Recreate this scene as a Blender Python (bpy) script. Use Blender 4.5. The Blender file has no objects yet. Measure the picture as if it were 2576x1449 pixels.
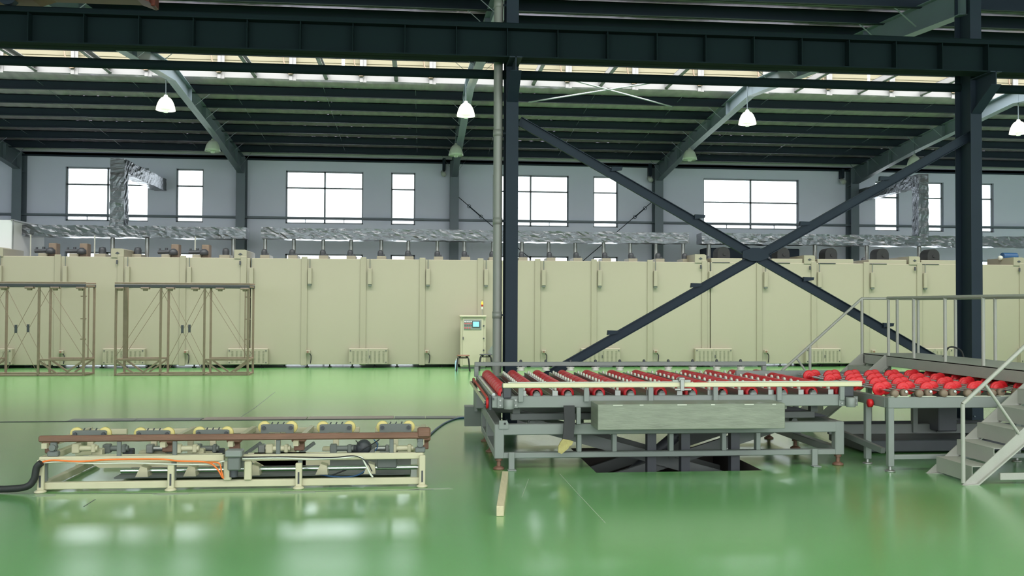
import bpy, math, random
from mathutils import Vector, Matrix
random.seed(7)
C = bpy.context.scene.collection
S = bpy.context.scene
PI = math.pi

# ------------------------------------------------------------------ camera
F, YAW, PIT, ROLL, H = 2319.79, .09816, .019796, .0042, 1.75
fw = Vector((math.sin(YAW)*math.cos(PIT), math.cos(YAW)*math.cos(PIT), math.sin(PIT)))
r0 = Vector((math.cos(YAW), -math.sin(YAW), 0)); u0 = r0.cross(fw)
rt = r0*math.cos(ROLL)+u0*math.sin(ROLL); up = rt.cross(fw)
cam = bpy.data.objects.new('camera', bpy.data.cameras.new('camera')); C.objects.link(cam)
cam.matrix_world = Matrix(((rt.x, up.x, -fw.x, 0), (rt.y, up.y, -fw.y, 0), (rt.z, up.z, -fw.z, H), (0, 0, 0, 1)))
cam.data.sensor_width = 36; cam.data.lens = F/2576*36; cam.data.clip_end = 300
S.camera = cam
def _ray(x, y): return fw+rt*((x-1288)/F)-up*((y-724.5)/F)
def at(x, y, Y):            # point on the vertical plane at depth Y
    v = _ray(x, y); v = v*(Y/v.y); return v.x, v.z+H
def fl(x, y, z=0):          # point on the level at height z
    v = _ray(x, y); v = v*((z-H)/v.z); return v.x, v.y
# ------------------------------------------------------------------ light
w = bpy.data.worlds.new('sky'); S.world = w; w.use_nodes = True
w.node_tree.nodes['Background'].inputs[0].default_value = (.90, .95, 1, 1)
w.node_tree.nodes['Background'].inputs[1].default_value = 5
def area(name, loc, rot, sx, sy, power, col=(1, 1, 1)):
    l = bpy.data.lights.new(name, 'AREA'); l.shape = 'RECTANGLE'; l.size = sx; l.size_y = sy; l.energy = power; l.color = col
    o = bpy.data.objects.new(name, l); C.objects.link(o); o.location = loc; o.rotation_euler = rot; return o
# daylight that comes in through the tall windows of the wall behind the camera, and through the roof lights
area('daylight_front_windows', (4, -6.6, 3.9), (PI/2, 0, 0), 38, 4.2, 1000, (.97, 1, .93))
area('daylight_ridge_near', (4, 3.2, 6.95), (0, 0, 0), 38, 2.4, 1900, (1, 1, .95))
area('daylight_ridge_far', (4, 22.7, 9.1), (0, 0, 0), 38, 1.7, 4600, (1, .99, .94)).data.spread = math.radians(150)
S.view_settings.view_transform = 'Standard'; S.view_settings.look = 'None'
S.view_settings.gamma = 1; S.view_settings.use_curve_mapping = False
S.view_settings.exposure = 0
S.render.engine = 'CYCLES'
S.cycles.use_denoising = True
S.cycles.max_bounces = 8; S.cycles.diffuse_bounces = 5; S.cycles.glossy_bounces = 4; S.cycles.transparent_max_bounces = 12
S.cycles.caustics_reflective = False; S.cycles.caustics_refractive = False
S.cycles.sample_clamp_indirect = 6

# ------------------------------------------------------------------ materials
def lin(c): return tuple(((v/255+.055)/1.055)**2.4 if v > 10 else v/255/12.92 for v in c)+(1,)
def mat(name, rgb, rough=.5, metal=0, var=.08, vs=3, bump=0, bs=40, stretch=None, spec=.5, coat=0):
    m = bpy.data.materials.new(name); m.use_nodes = True; nt = m.node_tree; N = nt.nodes; L = nt.links
    b = N['Principled BSDF']; b.inputs['Roughness'].default_value = rough; b.inputs['Metallic'].default_value = metal
    b.inputs['Specular IOR Level'].default_value = spec
    b.inputs['Coat Weight'].default_value = coat; b.inputs['Coat Roughness'].default_value = .1
    tc = N.new('ShaderNodeTexCoord'); mp = N.new('ShaderNodeMapping'); L.new(tc.outputs['Object'], mp.inputs[0])
    if stretch: mp.inputs['Scale'].default_value = stretch
    n = N.new('ShaderNodeTexNoise'); n.inputs['Scale'].default_value = vs; n.inputs['Detail'].default_value = 5
    L.new(mp.outputs[0], n.inputs['Vector'])
    mx = N.new('ShaderNodeMix'); mx.data_type = 'RGBA'
    c = lin(rgb); mx.inputs[6].default_value = tuple(v*(1-var*1.6) for v in c[:3])+(1,); mx.inputs[7].default_value = tuple(min(1, v*(1+var*1.6)) for v in c[:3])+(1,)
    L.new(n.outputs[0], mx.inputs[0]); L.new(mx.outputs[2], b.inputs['Base Color'])
    if bump:
        n2 = N.new('ShaderNodeTexNoise'); n2.inputs['Scale'].default_value = bs; n2.inputs['Detail'].default_value = 4
        L.new(mp.outputs[0], n2.inputs['Vector'])
        bp = N.new('ShaderNodeBump'); bp.inputs['Strength'].default_value = bump; bp.inputs['Distance'].default_value = .02
        L.new(n2.outputs[0], bp.inputs['Height']); L.new(bp.outputs[0], b.inputs['Normal'])
    return m
def emit(name, rgb, st):
    m = mat(name, rgb, .3); b = m.node_tree.nodes['Principled BSDF']
    b.inputs['Emission Color'].default_value = lin(rgb); b.inputs['Emission Strength'].default_value = st; return m
M = dict(
    scuff=mat('pale_scuffed_paint', (150, 162, 142), .5, 0, .15, 14),
    beam=mat('black_blue_beam_paint', (22, 34, 37), .8, 0, .06, 2, spec=.08),
    curb=mat('pale_curb_sheet', (112, 112, 115), .6, 0, .03, 1),
    cab=mat('pale_cabinet_paint', (176, 169, 149), .42, 0, .02, 1),
    bottle=mat('pale_blue_plastic', (150, 178, 200), .25),
    slots=mat('louvre_shade', (118, 114, 98), .6),
    steel=mat('blue_grey_steel_paint', (104, 116, 126), .45, 0, .06, 2),
    steel_dark=mat('dark_steel_paint', (36, 46, 58), .6, 0, .06, 2, spec=.2),
    wall=mat('white_wall_plaster', (230, 235, 252), .8, 0, .03, .7),
    roofboard=mat('pale_fascia_sheet', (205, 206, 208), .6, 0, .03, 1),
    foil=mat('crumpled_foil', (116, 119, 124), .3, .95, .12, 6, .7, 9, (.5, 2, 2)),
    rooffoil=mat('roof_foil', (240, 196, 250), .3, .35, .3, 5, .4, 9, (1, .35, 1)),
    cream=mat('cream_oven_paint', (149, 143, 126), .42, 0, .02, .8),
    cream_d=mat('cream_trim_paint', (145, 139, 122), .45, 0, .03, 1),
    machine=mat('cream_machine_paint', (186, 179, 153), .42, 0, .06, 5),
    grey=mat('grey_machine_paint', (122, 126, 124), .42, 0, .05, 3),
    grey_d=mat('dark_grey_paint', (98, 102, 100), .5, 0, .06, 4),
    stair=mat('grey_stair_paint', (156, 154, 148), .5, 0, .05, 5, .1, 60),
    alu=mat('aluminium', (150, 150, 148), .35, .7, .05, 8),
    chrome=mat('bright_metal', (215, 218, 220), .2, 1, .03, 6),
    red=mat('red_rubber', (206, 24, 36), .45, 0, .08, 8),
    white=mat('white_nylon', (200, 200, 190), .5, 0, .03, 6),
    railcream=mat('pale_cream_rail', (204, 198, 168), .4, 0, .03, 4),
    streak=mat('streaked_grey_sheet', (122, 126, 113), .4, .1, .22, 4, .1, 12, (1, 1, 5)),
    black=mat('black_rubber', (28, 29, 31), .6, 0, .1, 8),
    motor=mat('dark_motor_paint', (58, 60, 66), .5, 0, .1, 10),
    rust=mat('brown_rusty_steel', (112, 80, 66), .6, .1, .22, 9, .15, 30, (.4, 2, 2)),
    gantry=mat('brown_grey_scaffold_paint', (124, 106, 92), .6, 0, .12, 8),
    yellow=mat('pale_yellow_rubber', (200, 184, 118), .5, 0, .06, 8),
    orange=mat('orange_cable', (222, 112, 44), .5, 0, .05, 8),
    blue=mat('blue_hose', (40, 78, 120), .4, 0, .05, 8),
    wood=mat('pale_timber', (190, 176, 148), .65, 0, .1, 5, .15, 20, (8, 1, 8)),
    seat=mat('brown_wood_seat', (120, 84, 70), .5, 0, .1, 8),
    foam=mat('torn_yellow_foam', (168, 156, 104), .9, 0, .2, 14, .6, 30),
    plate=mat('brown_cover_plate', (134, 118, 110), .45, .2, .1, 3),
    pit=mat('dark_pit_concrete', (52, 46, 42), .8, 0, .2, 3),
    pipe=mat('grey_plastic_pipe', (130, 130, 126), .4, 0, .03, 2),
    crane=mat('red_orange_crane_paint', (96, 36, 24), .5, 0, .1, 2),
    lampoff=mat('unlit_lamp_shade', (196, 200, 192), .35, 0, .03, 3),
    lampon=emit('lit_lamp_shade', (255, 247, 226), 1.6),
    bulb=emit('lit_lamp_lens', (240, 255, 235), .55),
    amber=emit('amber_signal_light', (255, 150, 40), 2.5),
    redlamp=mat('red_signal_lens', (150, 40, 22), .3),
    screen=emit('lit_touch_screen', (120, 190, 220), .55),
    panel=mat('control_panel_grey', (128, 132, 130), .5, 0, .03, 5),
    button=mat('red_button', (196, 60, 70), .4),
    frame=mat('window_frame_grey', (150, 156, 162), .5, 0, .03, 3),
)
# window glass: mostly clear with a faint reflection
def glass():
    m = bpy.data.materials.new('window_glass'); m.use_nodes = True; nt = m.node_tree; N = nt.nodes; L = nt.links
    N.remove(N['Principled BSDF']); t = N.new('ShaderNodeBsdfTransparent'); g = N.new('ShaderNodeBsdfGlossy'); g.inputs['Roughness'].default_value = .02
    t.inputs[0].default_value = (.95, .97, .97, 1)
    f = N.new('ShaderNodeFresnel'); f.inputs[0].default_value = 1.45; mx = N.new('ShaderNodeMixShader')
    L.new(f.outputs[0], mx.inputs[0]); L.new(t.outputs[0], mx.inputs[1]); L.new(g.outputs[0], mx.inputs[2])
    L.new(mx.outputs[0], N['Material Output'].inputs[0]); return m
M['glass'] = glass()
# translucent roof sheet of the ridge ventilator: passes the daylight behind it
def translucent():
    m = bpy.data.materials.new('translucent_sheet'); m.use_nodes = True; nt = m.node_tree; N = nt.nodes; L = nt.links
    N.remove(N['Principled BSDF']); t = N.new('ShaderNodeBsdfTranslucent'); d = N.new('ShaderNodeBsdfDiffuse')
    t.inputs[0].default_value = lin((170, 164, 140)); d.inputs[0].default_value = lin((150, 146, 130)); mx = N.new('ShaderNodeMixShader'); mx.inputs[0].default_value = .55
    L.new(t.outputs[0], mx.inputs[1]); L.new(d.outputs[0], mx.inputs[2]); L.new(mx.outputs[0], N['Material Output'].inputs[0]); return m
M['sheet'] = translucent()
# glossy green epoxy floor with faint scuffs
def floor_mat():
    m = mat('green_epoxy_floor', (95, 152, 88), .2, 0, .07, .35, coat=.75); nt = m.node_tree; N = nt.nodes; L = nt.links; b = N['Principled BSDF']
    b.inputs['Specular IOR Level'].default_value = .85; b.inputs['Coat IOR'].default_value = 1.5; b.inputs['Coat Roughness'].default_value = .21
    g = N.new('ShaderNodeNewGeometry')
    n = N.new('ShaderNodeTexNoise'); n.inputs['Scale'].default_value = 1.1; n.inputs['Detail'].default_value = 6; L.new(g.outputs['Position'], n.inputs['Vector'])
    mr = N.new('ShaderNodeMapRange'); mr.inputs[3].default_value = .17; mr.inputs[4].default_value = .28; L.new(n.outputs[0], mr.inputs[0]); L.new(mr.outputs[0], b.inputs['Roughness'])
    n2 = N.new('ShaderNodeTexNoise'); n2.inputs['Scale'].default_value = 2.2; n2.inputs['Detail'].default_value = 3; L.new(g.outputs['Position'], n2.inputs['Vector'])
    bp = N.new('ShaderNodeBump'); bp.inputs['Strength'].default_value = .05; bp.inputs['Distance'].default_value = .03; L.new(n2.outputs[0], bp.inputs['Height']); L.new(bp.outputs[0], b.inputs['Normal'])
    return m
M['floor'] = floor_mat()

# ------------------------------------------------------------------ mesh builder
WP = {}                                    # world position of each object's origin
class MB:
    def __init__(s): s.v = []; s.f = []; s.sm = []
    def add(s, vs, fs, smooth=False):
        k = len(s.v); s.v += [Vector(p) for p in vs]; s.f += [[i+k for i in f] for f in fs]; s.sm += [smooth]*len(fs); return s
    def box(s, x0, x1, y0, y1, z0, z1, c=0):
        if x0 > x1: x0, x1 = x1, x0
        if y0 > y1: y0, y1 = y1, y0
        if z0 > z1: z0, z1 = z1, z0
        if not c:
            return s.add([(x, y, z) for x in (x0, x1) for y in (y0, y1) for z in (z0, z1)],
                         [(0, 1, 3, 2), (4, 6, 7, 5), (0, 4, 5, 1), (2, 3, 7, 6), (0, 2, 6, 4), (1, 5, 7, 3)])
        c = min(c, (x1-x0)*.45, (y1-y0)*.45, (z1-z0)*.45)
        m = (Vector((x0, y0, z0))+Vector((x1, y1, z1)))/2; h = (Vector((x1, y1, z1))-Vector((x0, y0, z0)))/2
        vs, idx = [], {}
        for a in (-1, 1):
            for b in (-1, 1):
                for d in (-1, 1):
                    for k in range(3):
                        o = [a*(h.x-c), b*(h.y-c), d*(h.z-c)]; o[k] = (a, b, d)[k]*h[k]
                        idx[(a, b, d, k)] = len(vs); vs.append(m+Vector(o))
        fs = []
        for k in range(3):
            i, j = (k+1) % 3, (k+2) % 3
            for sg in (-1, 1):
                q = []
                for (p, r) in ((-1, -1), (1, -1), (1, 1), (-1, 1)):
                    t = [0, 0, 0]; t[k] = sg; t[i] = p; t[j] = r; q.append(idx[(*t, k)])
                fs.append(q if sg > 0 else q[::-1])
            for p in (-1, 1):
                for r in (-1, 1):
                    t0, t1 = [0]*3, [0]*3; t0[k] = -1; t1[k] = 1; t0[i] = t1[i] = p; t0[j] = t1[j] = r
                    q = [idx[(*t0, i)], idx[(*t1, i)], idx[(*t1, j)], idx[(*t0, j)]]
                    fs.append(q if p*r > 0 else q[::-1])
        for a in (-1, 1):
            for b in (-1, 1):
                for d in (-1, 1):
                    q = [idx[(a, b, d, k)] for k in range(3)]; fs.append(q if a*b*d > 0 else q[::-1])
        return s.add(vs, fs)
    def bar(s, p0, p1, wd, ht, upv=(0, 0, 1), end=0):     # rectangular bar, wd across, ht along upv
        p0, p1 = Vector(p0), Vector(p1); d = (p1-p0).normalized(); u = Vector(upv); u = (u-d*u.dot(d))
        if u.length < 1e-4: u = Vector((0, 1, 0)); u = u-d*u.dot(d)
        u.normalize(); r = d.cross(u); vs = []
        for p in (p0, p1):
            for a, b in ((-1, -1), (1, -1), (1, 1), (-1, 1)): vs.append(p+r*(a*wd/2)+u*(b*ht/2))
        return s.add(vs, [(0, 1, 2, 3)[::-1], (4, 5, 6, 7), (0, 1, 5, 4), (1, 2, 6, 5), (2, 3, 7, 6), (3, 0, 4, 7)])
    def cyl(s, p0, p1, ra, rb=None, n=12, cap=True):
        rb = ra if rb is None else rb
        p0, p1 = Vector(p0), Vector(p1); d = (p1-p0).normalized(); a = d.orthogonal().normalized(); b = d.cross(a); vs = []
        for p, r in ((p0, ra), (p1, rb)):
            for i in range(n): t = 2*PI*i/n; vs.append(p+a*(r*math.cos(t))+b*(r*math.sin(t)))
        s.add(vs, [(i, (i+1) % n, n+(i+1) % n, n+i) for i in range(n)], True)
        if cap: s.add(vs, [tuple(range(n))[::-1], tuple(range(n, 2*n))])
        return s
    def lathe(s, prof, c, axis=(0, 0, 1), n=20):          # prof: (radius, offset along axis)
        c = Vector(c); d = Vector(axis).normalized(); a = d.orthogonal().normalized(); b = d.cross(a); vs = []
        for r, h in prof:
            for i in range(n): t = 2*PI*i/n; vs.append(c+d*h+a*(r*math.cos(t))+b*(r*math.sin(t)))
        fs = [(k*n+i, k*n+(i+1) % n, (k+1)*n+(i+1) % n, (k+1)*n+i) for k in range(len(prof)-1) for i in range(n)]
        return s.add(vs, fs, True)
    def tube(s, pts, r, n=8):
        pts = [Vector(p) for p in pts]; vs = []; a = None
        for i, p in enumerate(pts):
            d = (pts[min(i+1, len(pts)-1)]-pts[max(i-1, 0)]).normalized()
            a = d.orthogonal().normalized() if a is None else (a-d*a.dot(d)).normalized()
            b = d.cross(a)
            for k in range(n): t = 2*PI*k/n; vs.append(p+a*(r*math.cos(t))+b*(r*math.sin(t)))
        m = len(pts)
        s.add(vs, [(i*n+k, i*n+(k+1) % n, (i+1)*n+(k+1) % n, (i+1)*n+k) for i in range(m-1) for k in range(n)], True)
        return s.add(vs, [tuple(range(n))[::-1], tuple(range((m-1)*n, m*n))])
    def prism(s, poly, axis, a0, a1):                     # poly in the other two axes, extruded along axis
        def p(u, v, t): return {0: (t, u, v), 1: (u, t, v), 2: (u, v, t)}[axis]
        n = len(poly); vs = [p(u, v, a0) for u, v in poly]+[p(u, v, a1) for u, v in poly]
        return s.add(vs, [tuple(range(n))[::-1], tuple(range(n, 2*n))]+[(i, (i+1) % n, n+(i+1) % n, n+i) for i in range(n)])
    def build(s, name, material, parent=None, origin=None):
        lo = Vector([min(p[k] for p in s.v) for k in range(3)]); hi = Vector([max(p[k] for p in s.v) for k in range(3)])
        o_ = Vector(origin) if origin else (lo+hi)/2
        me = bpy.data.meshes.new(name); me.from_pydata([p-o_ for p in s.v], [], s.f)
        me.polygons.foreach_set('use_smooth', s.sm); me.materials.append(M[material] if isinstance(material, str) else material)
        me.validate(); me.update()
        import bmesh as bmm
        b = bmm.new(); b.from_mesh(me); bmm.ops.recalc_face_normals(b, faces=b.faces); b.to_mesh(me); b.free()
        o = bpy.data.objects.new(name, me); C.objects.link(o)
        place(o, o_, parent); return o
def place(o, wpos, parent=None):
    WP[o.name] = Vector(wpos)
    if parent is not None: o.parent = parent; o.location = Vector(wpos)-WP[parent.name]
    else: o.location = wpos
def dup(o, off, parent=None, deep=True):   # a copy (and copies of its children) moved by off
    c = o.copy(); C.objects.link(c); pos = WP[o.name]+Vector(off)
    place(c, pos, parent if parent is not None else o.parent)
    if deep:
        for ch in list(o.children): dup(ch, off, c)
    return c
def thing(name, loc, label, cat, group=None):
    o = bpy.data.objects.new(name, None); C.objects.link(o); o.empty_display_size = .2; place(o, loc); return tag(o, label, cat, group)
def tag(o, label, cat, group=None):
    o['label'] = label; o['category'] = cat
    if group: o['group'] = group
    elif 'group' in o.keys(): del o['group']
    return o
def struct(o): o['kind'] = 'structure'; return o
def stuff(o): o['kind'] = 'stuff'; return o
def box(*a, c=0): return MB().box(*a, c=c)

# ------------------------------------------------------------------ setting
YW = 32.2                                  # inner face of the far wall
XL, XR, YF = -15.6, 25.5, -7.0
pit = (fl(1503, 1192), fl(1925, 1187)); PX0, PX1, PY0, PY1 = pit[0][0], pit[1][0], 9.62, 11.3
f = MB()
for x0, x1, y0, y1 in ((XL, XR, YF, PY0), (XL, XR, PY1, YW), (XL, PX0, PY0, PY1), (PX1, XR, PY0, PY1)):
    f.add([(x0, y0, 0), (x1, y0, 0), (x1, y1, 0), (x0, y1, 0)], [(0, 1, 2, 3)])
floor = struct(f.build('floor', 'floor', origin=(0, 0, 0)))
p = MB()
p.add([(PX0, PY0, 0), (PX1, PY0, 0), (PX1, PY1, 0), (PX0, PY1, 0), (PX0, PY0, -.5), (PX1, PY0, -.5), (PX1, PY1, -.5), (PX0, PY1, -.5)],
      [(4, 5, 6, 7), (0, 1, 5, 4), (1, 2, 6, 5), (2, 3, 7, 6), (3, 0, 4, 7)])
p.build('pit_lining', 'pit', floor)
for x0, x1, mt in ((172, 338, 'grey_d'), (340, 503, 'grey_d'), (506, 768, 'plate'), (771, 989, 'plate'), (992, 1069, 'grey_d'), (1071, 1149, 'grey_d'), (1151, 1184, 'grey_d')):
    xa, ya = fl(x0, 1057+(-.004*(x0-600))); xb, _ = fl(x1, 1057+(-.004*(x1-600)))
    box(xa, xb, 14.42, 14.42+(.32 if mt == 'plate' else .26), .0005, .009, c=.002).build('cover_plate', mt, floor)
box(-9.5, 1.5, 14.37, 14.415, .0005, .006).build('slot', 'black', floor)
# thin joints, scratches and worn patches in the floor paint
def floor_line(pts, w_, mt, nm):
    m = MB(); P = [Vector((*fl(*q_), .0)) for q_ in pts]
    for a_, b_ in zip(P, P[1:]): m.bar(a_+Vector((0, 0, .0008)), b_+Vector((0, 0, .0008)), w_, .0012)
    m.build(nm, mt, floor)
floor_line([(592, 1058), (640, 1027), (692, 986)], .012, 'grey_d', 'floor_joint')
floor_line([(-20, 1243), (440, 1241), (1090, 1232)], .012, 'grey_d', 'floor_joint')
floor_line([(1408, 1192), (1450, 1238), (1523, 1316)], .007, 'scuff', 'scratch')
floor_line([(210, 1275), (240, 1256)], .01, 'grey_d', 'scratch'); floor_line([(1330, 1205), (1313, 1250)], .006, 'scuff', 'scratch')
for q_, sx, sy in (((430, 1243), .34, .1), ((750, 1239), .34, .1), ((1085, 1230), .42, .08), ((112, 1247), .2, .1), ((1020, 1233), .3, .04)):
    X, Y = fl(*q_); MB().prism([(X-sx/2, Y-sy*.3), (X-sx*.1, Y-sy/2), (X+sx/2, Y-sy*.35), (X+sx*.42, Y+sy/2), (X-sx*.35, Y+sy*.45)], 2, .0002, .0012).build('worn_patch', 'scuff', floor)
# far wall with two rows of windows
WIN = [(165, 374), (443, 512), (719, 914), (984, 1045), (1240, 1431), (1493, 1555), (1770, 2010), (2202, 2262), (2304, 2374), (2432, 2500)]
WX = []
for a, b in WIN:
    m_ = (a+b)/2; WX.append((at(a, 420+.019*(m_-165), YW)[0], at(b, 420+.019*(m_-165), YW)[0]))
ZU, ZUT, ZL, ZLT = 4.56, 6.38, .15, 3.52
wl = MB()
def wslab(x0, x1, z0, z1): wl.box(x0, x1, YW, YW+.25, z0, z1)
wslab(XL, XR, 0, ZL); wslab(XL, XR, ZLT, ZU); wslab(XL, XR, ZUT, 7.1)
xs = [XL]+[v for p_ in WX for v in p_]+[XR]
for i in range(0, len(xs), 2):
    wslab(xs[i], xs[i+1], ZL, ZLT); wslab(xs[i], xs[i+1], ZU, ZUT)
struct(wl.build('wall_back', 'wall', origin=(5, YW, 0)))
n_ = 0
def window(x0, x1, z0, z1, wide, trans, low):
    global n_
    n_ += 1; t = .05; yf = YW+.10
    m = MB()
    m.box(x0, x1, yf, yf+.06, z0, z0+t); m.box(x0, x1, yf, yf+.06, z1-t, z1)
    m.box(x0, x0+t, yf, yf+.06, z0, z1); m.box(x1-t, x1, yf, yf+.06, z0, z1)
    fr = struct(m.build('window_%d' % n_, 'frame'))
    zs = sorted(trans); cols = [(x0, (x0+x1)/2), ((x0+x1)/2, x1)] if wide else [(x0, x1)]
    if wide: box((x0+x1)/2-.03, (x0+x1)/2+.03, yf, yf+.06, z0, z1).build('mullion', 'frame', fr)
    for z in zs: box(x0, x1, yf, yf+.06, z-.025, z+.025).build('transom', 'frame', fr)
    for a, b in cols: 
        if wide: box((a+b)/2-.012, (a+b)/2+.012, yf+.01, yf+.05, z0, zs[0]).build('glazing_bar', 'frame', fr)
    lv = [z0]+zs+[z1]
    for a, b in cols:
        for i in range(len(lv)-1):
            box(a+.03, b-.03, yf+.025, yf+.033, lv[i]+.02, lv[i+1]-.02).build('pane', 'glass', fr)
for i, (a, b) in enumerate(WX):
    wd = (b-a) > 1.6
    window(a, b, ZU, ZUT, wd, [ZU+.17, ZUT-.85 if i == 6 else ZUT-.58], False)
for i, (a, b) in enumerate(WX):
    window(a, b, ZL, ZLT, (b-a) > 1.6, [ZL+.9, ZLT-.55], True)
# other walls of the hall (out of view): front wall with windows behind the camera, and the end walls
fwm = MB(); fwm.box(XL, XR, YF-.25, YF, 0, 1.6); fwm.box(XL, XR, YF-.25, YF, 6.2, 7.1)
for i in range(8): fwm.box(XL+i*5.87-.6 if i else XL, XL+i*5.87+.6 if i < 7 else XR, YF-.25, YF, 1.6, 6.2)
struct(fwm.build('wall_front', 'wall'))
struct(box(XL-.25, XL, YF, YW, 0, 8.6).build('wall_left', 'wall')); struct(box(XR, XR+.25, YF, YW, 0, 8.6).build('wall_right', 'wall'))
# ------------------------------------------------------------------ roof
YC = 13.45; YR = 22.8; SL = .08
def zroof(Y):
    if Y > YC: return 7.0+SL*(YW-Y) if Y > YR else 7.0+SL*(YW-YR)-SL*(YR-Y)
    return 7.0+SL*3.0-.02 if False else 6.99+.02
OP0, OP1 = 21.2, 24.15                     # opening of the ridge ventilator
def foil_slope(ya, yb, name):
    nx = 560; rows = int(abs(yb-ya)/1.25+.5); sub = 5; vs = []; fs = []
    ny = rows*sub
    for j in range(ny+1):
        Y = ya+(yb-ya)*j/ny; v = (j % sub)/sub; sag = math.sin(PI*v)
        for i in range(nx+1):
            x = XL+(XR-XL)*i/nx; ph = x/.36+.8*v+.35*math.sin(j*.7+x*.31)
            q = abs(math.sin(PI*ph)); vs.append((x, Y, zroof(Y)-.03*sag*(.25+.75*q)-.002*random.random()))
    for j in range(ny):
        for i in range(nx): k = j*(nx+1)+i; fs.append((k, k+1, k+nx+2, k+nx+1))
    m = MB(); m.add(vs, fs, True)
    m.box(XL, XR, min(ya, yb), max(ya, yb), 8.5, 8.52) if False else None
    return m
cm = foil_slope(OP1, YW, '')
c2 = foil_slope(YC, OP0, ''); cm.add(c2.v, c2.f, True)
ceil = struct(cm.build('ceiling', 'rooffoil', origin=(5, 23, 7)))
# weather sheet above the foil
ws = MB()
for ya, yb in ((OP1, YW+.4), (YC, OP0)):
    ws.add([(XL, ya, zroof(ya)+.06), (XR, ya, zroof(ya)+.06), (XR, yb, zroof(yb)+.06), (XL, yb, zroof(yb)+.06), (XL, ya, zroof(ya)+.1), (XR, ya, zroof(ya)+.1), (XR, yb, zroof(yb)+.1), (XL, yb, zroof(yb)+.1)],
           [(0, 1, 2, 3), (4, 5, 6, 7), (0, 1, 5, 4), (2, 3, 7, 6)])
ws.build('roof_sheet', 'roofboard', ceil)
struct(box(XL, XR, YF, YC, 7.05, 7.15).build('ceiling_front', 'roofboard'))
def purlin(Y, z):
    m = MB(); m.box(XL, XR, Y-.012, Y+.012, z-.24, z); m.box(XL, XR, Y-.07, Y+.012, z-.24, z-.225); m.box(XL, XR, Y-.012, Y+.07, z-.015, z)
    return m.build('purlin', 'steel_dark', ceil)
PY = [31.14-1.25*i for i in range(6)]+[YR-1.7-1.25*i for i in range(7)]
PY = [y for y in PY if y > YC+.3 and not OP0+.05 < y < OP1-.05]
for y in PY: purlin(y, zroof(y)-.03)
for x in range(-1, 12):
    X = -13.3+1.12+.0+2.4*x
    for ya, yb in ((24.3, 31.6),):
        MB().tube([(X, ya, zroof(ya)-.17), (X+.02, yb, zroof(yb)-.17)], .005, 5).build('tie_rod', 'steel', ceil)
# ridge ventilator: curbs, posts, cross members, translucent sides and a cap
vent = thing('ridge_ventilator', (4, YR, 7.5), 'long pale ridge ventilator with translucent sides along the roof ridge', 'ventilator')
box(XL, XR, OP1-.02, OP1+.02, zroof(OP1)-.06, zroof(OP1)+.26).build('curb_board', 'curb', vent)
box(XL, XR, OP0-.02, OP0+.02, zroof(OP0)-.06, zroof(OP0)+.26).build('curb_board', 'curb', vent)
gaps = sorted([at(862, 155, OP1)[0], at(2187, 205, OP1)[0]]); xx = XL
for g in gaps+[XR+.03]:
    m = MB(); m.box(xx, g-.03, OP1+.05, OP1+.06, zroof(OP1)+.14, 9.1); m.box(xx, g-.03, OP1+.035, OP1+.062, 8.05, 8.07)
    m.build('side_sheet', 'sheet', vent); xx = g+.05
box(XL, XR, OP0-.06, OP0-.05, zroof(OP0)+.14, 9.1).build('side_sheet', 'sheet', vent)
cp = MB(); cp.prism([(OP0-.5, 9.15), (YR, 9.4), (OP1+.5, 9.15), (OP1+.5, 9.19), (YR, 9.45), (OP0-.5, 9.19)], 0, XL, XR); cp.build('cap', 'roofboard', vent)
vx = 1.12-7.2*2
pst = crs = None
for i in range(22):
    X = vx+1.8*i
    if i % 4:
        if crs is None:
            m = MB(); m.box(X-.05, X+.05, OP0, OP1, 7.62, 7.635); m.box(X-.05, X-.04, OP0, OP1, 7.62, 7.78); m.box(X-.05, X+.05, OP0, OP1, 7.765, 7.78)
            crs = m.build('cross_member', 'curb', vent); cx0 = X
        else: dup(crs, (X-cx0, 0, 0))
    X += .9
    if pst is None:
        m = MB(); m.box(X-.04, X+.04, OP1-.06, OP1-.02, 7.55, 9.15); m.box(X+.04, X+.13, OP1-.035, OP1-.03, 7.55, 9.15)
        pst = m.build('post', 'curb', vent)
        m = MB(); m.tube([(X-.25, OP1-.1, 8.5), (X-.17, OP1-.09, 8.0), (X-.05, OP1-.08, 7.7), (X+.05, OP1-.08, 7.7), (X+.16, OP1-.09, 7.95)], .02, 6)
        hoop = m.build('bracket', 'gantry', vent); px0 = X
    else: dup(pst, (X-px0, 0, 0)); dup(hoop, (X-px0, 0, 0))
# pale crossing rods under the ridge
def zlow(Y): return zroof(Y)-.32
rods = thing('roof_bracing', (4.5, 23, 7.1), 'pair of pale thin rods crossing under the roof right of the column', 'brace')
def pl(x, y):
    v = _ray(x, y); z0 = 7.0-.32; t = (z0+SL*YW-H)/(v.z+SL*v.y); return (v.x*t, v.y*t, v.z*t+H)
for a, b in (((1330, 257), (1662, 205)), ((1430, 199), (1690, 268))):
    MB().tube([pl(*a), pl(*b)], .02, 6).build('rod', 'frame', rods)
# eave strip, girts
trim = MB(); trim.box(XL, XR, YW-.1, YW, 6.76, 6.84); trim.box(XL, XR, YW-.1, YW-.09, 6.7, 6.84)
struct(trim.build('trim_1', 'steel_dark'))
struct(box(XL, XR, YW-.14, YW-.11, 6.86, 6.98).build('trim_3', 'roofboard'))
trim = MB(); trim.box(XL, XR, YW-.16, YW-.02, 4.70, 4.71); trim.box(XL, XR, YW-.16, YW-.15, 4.70, 4.78)
struct(trim.build('trim_2', 'steel'))

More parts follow.
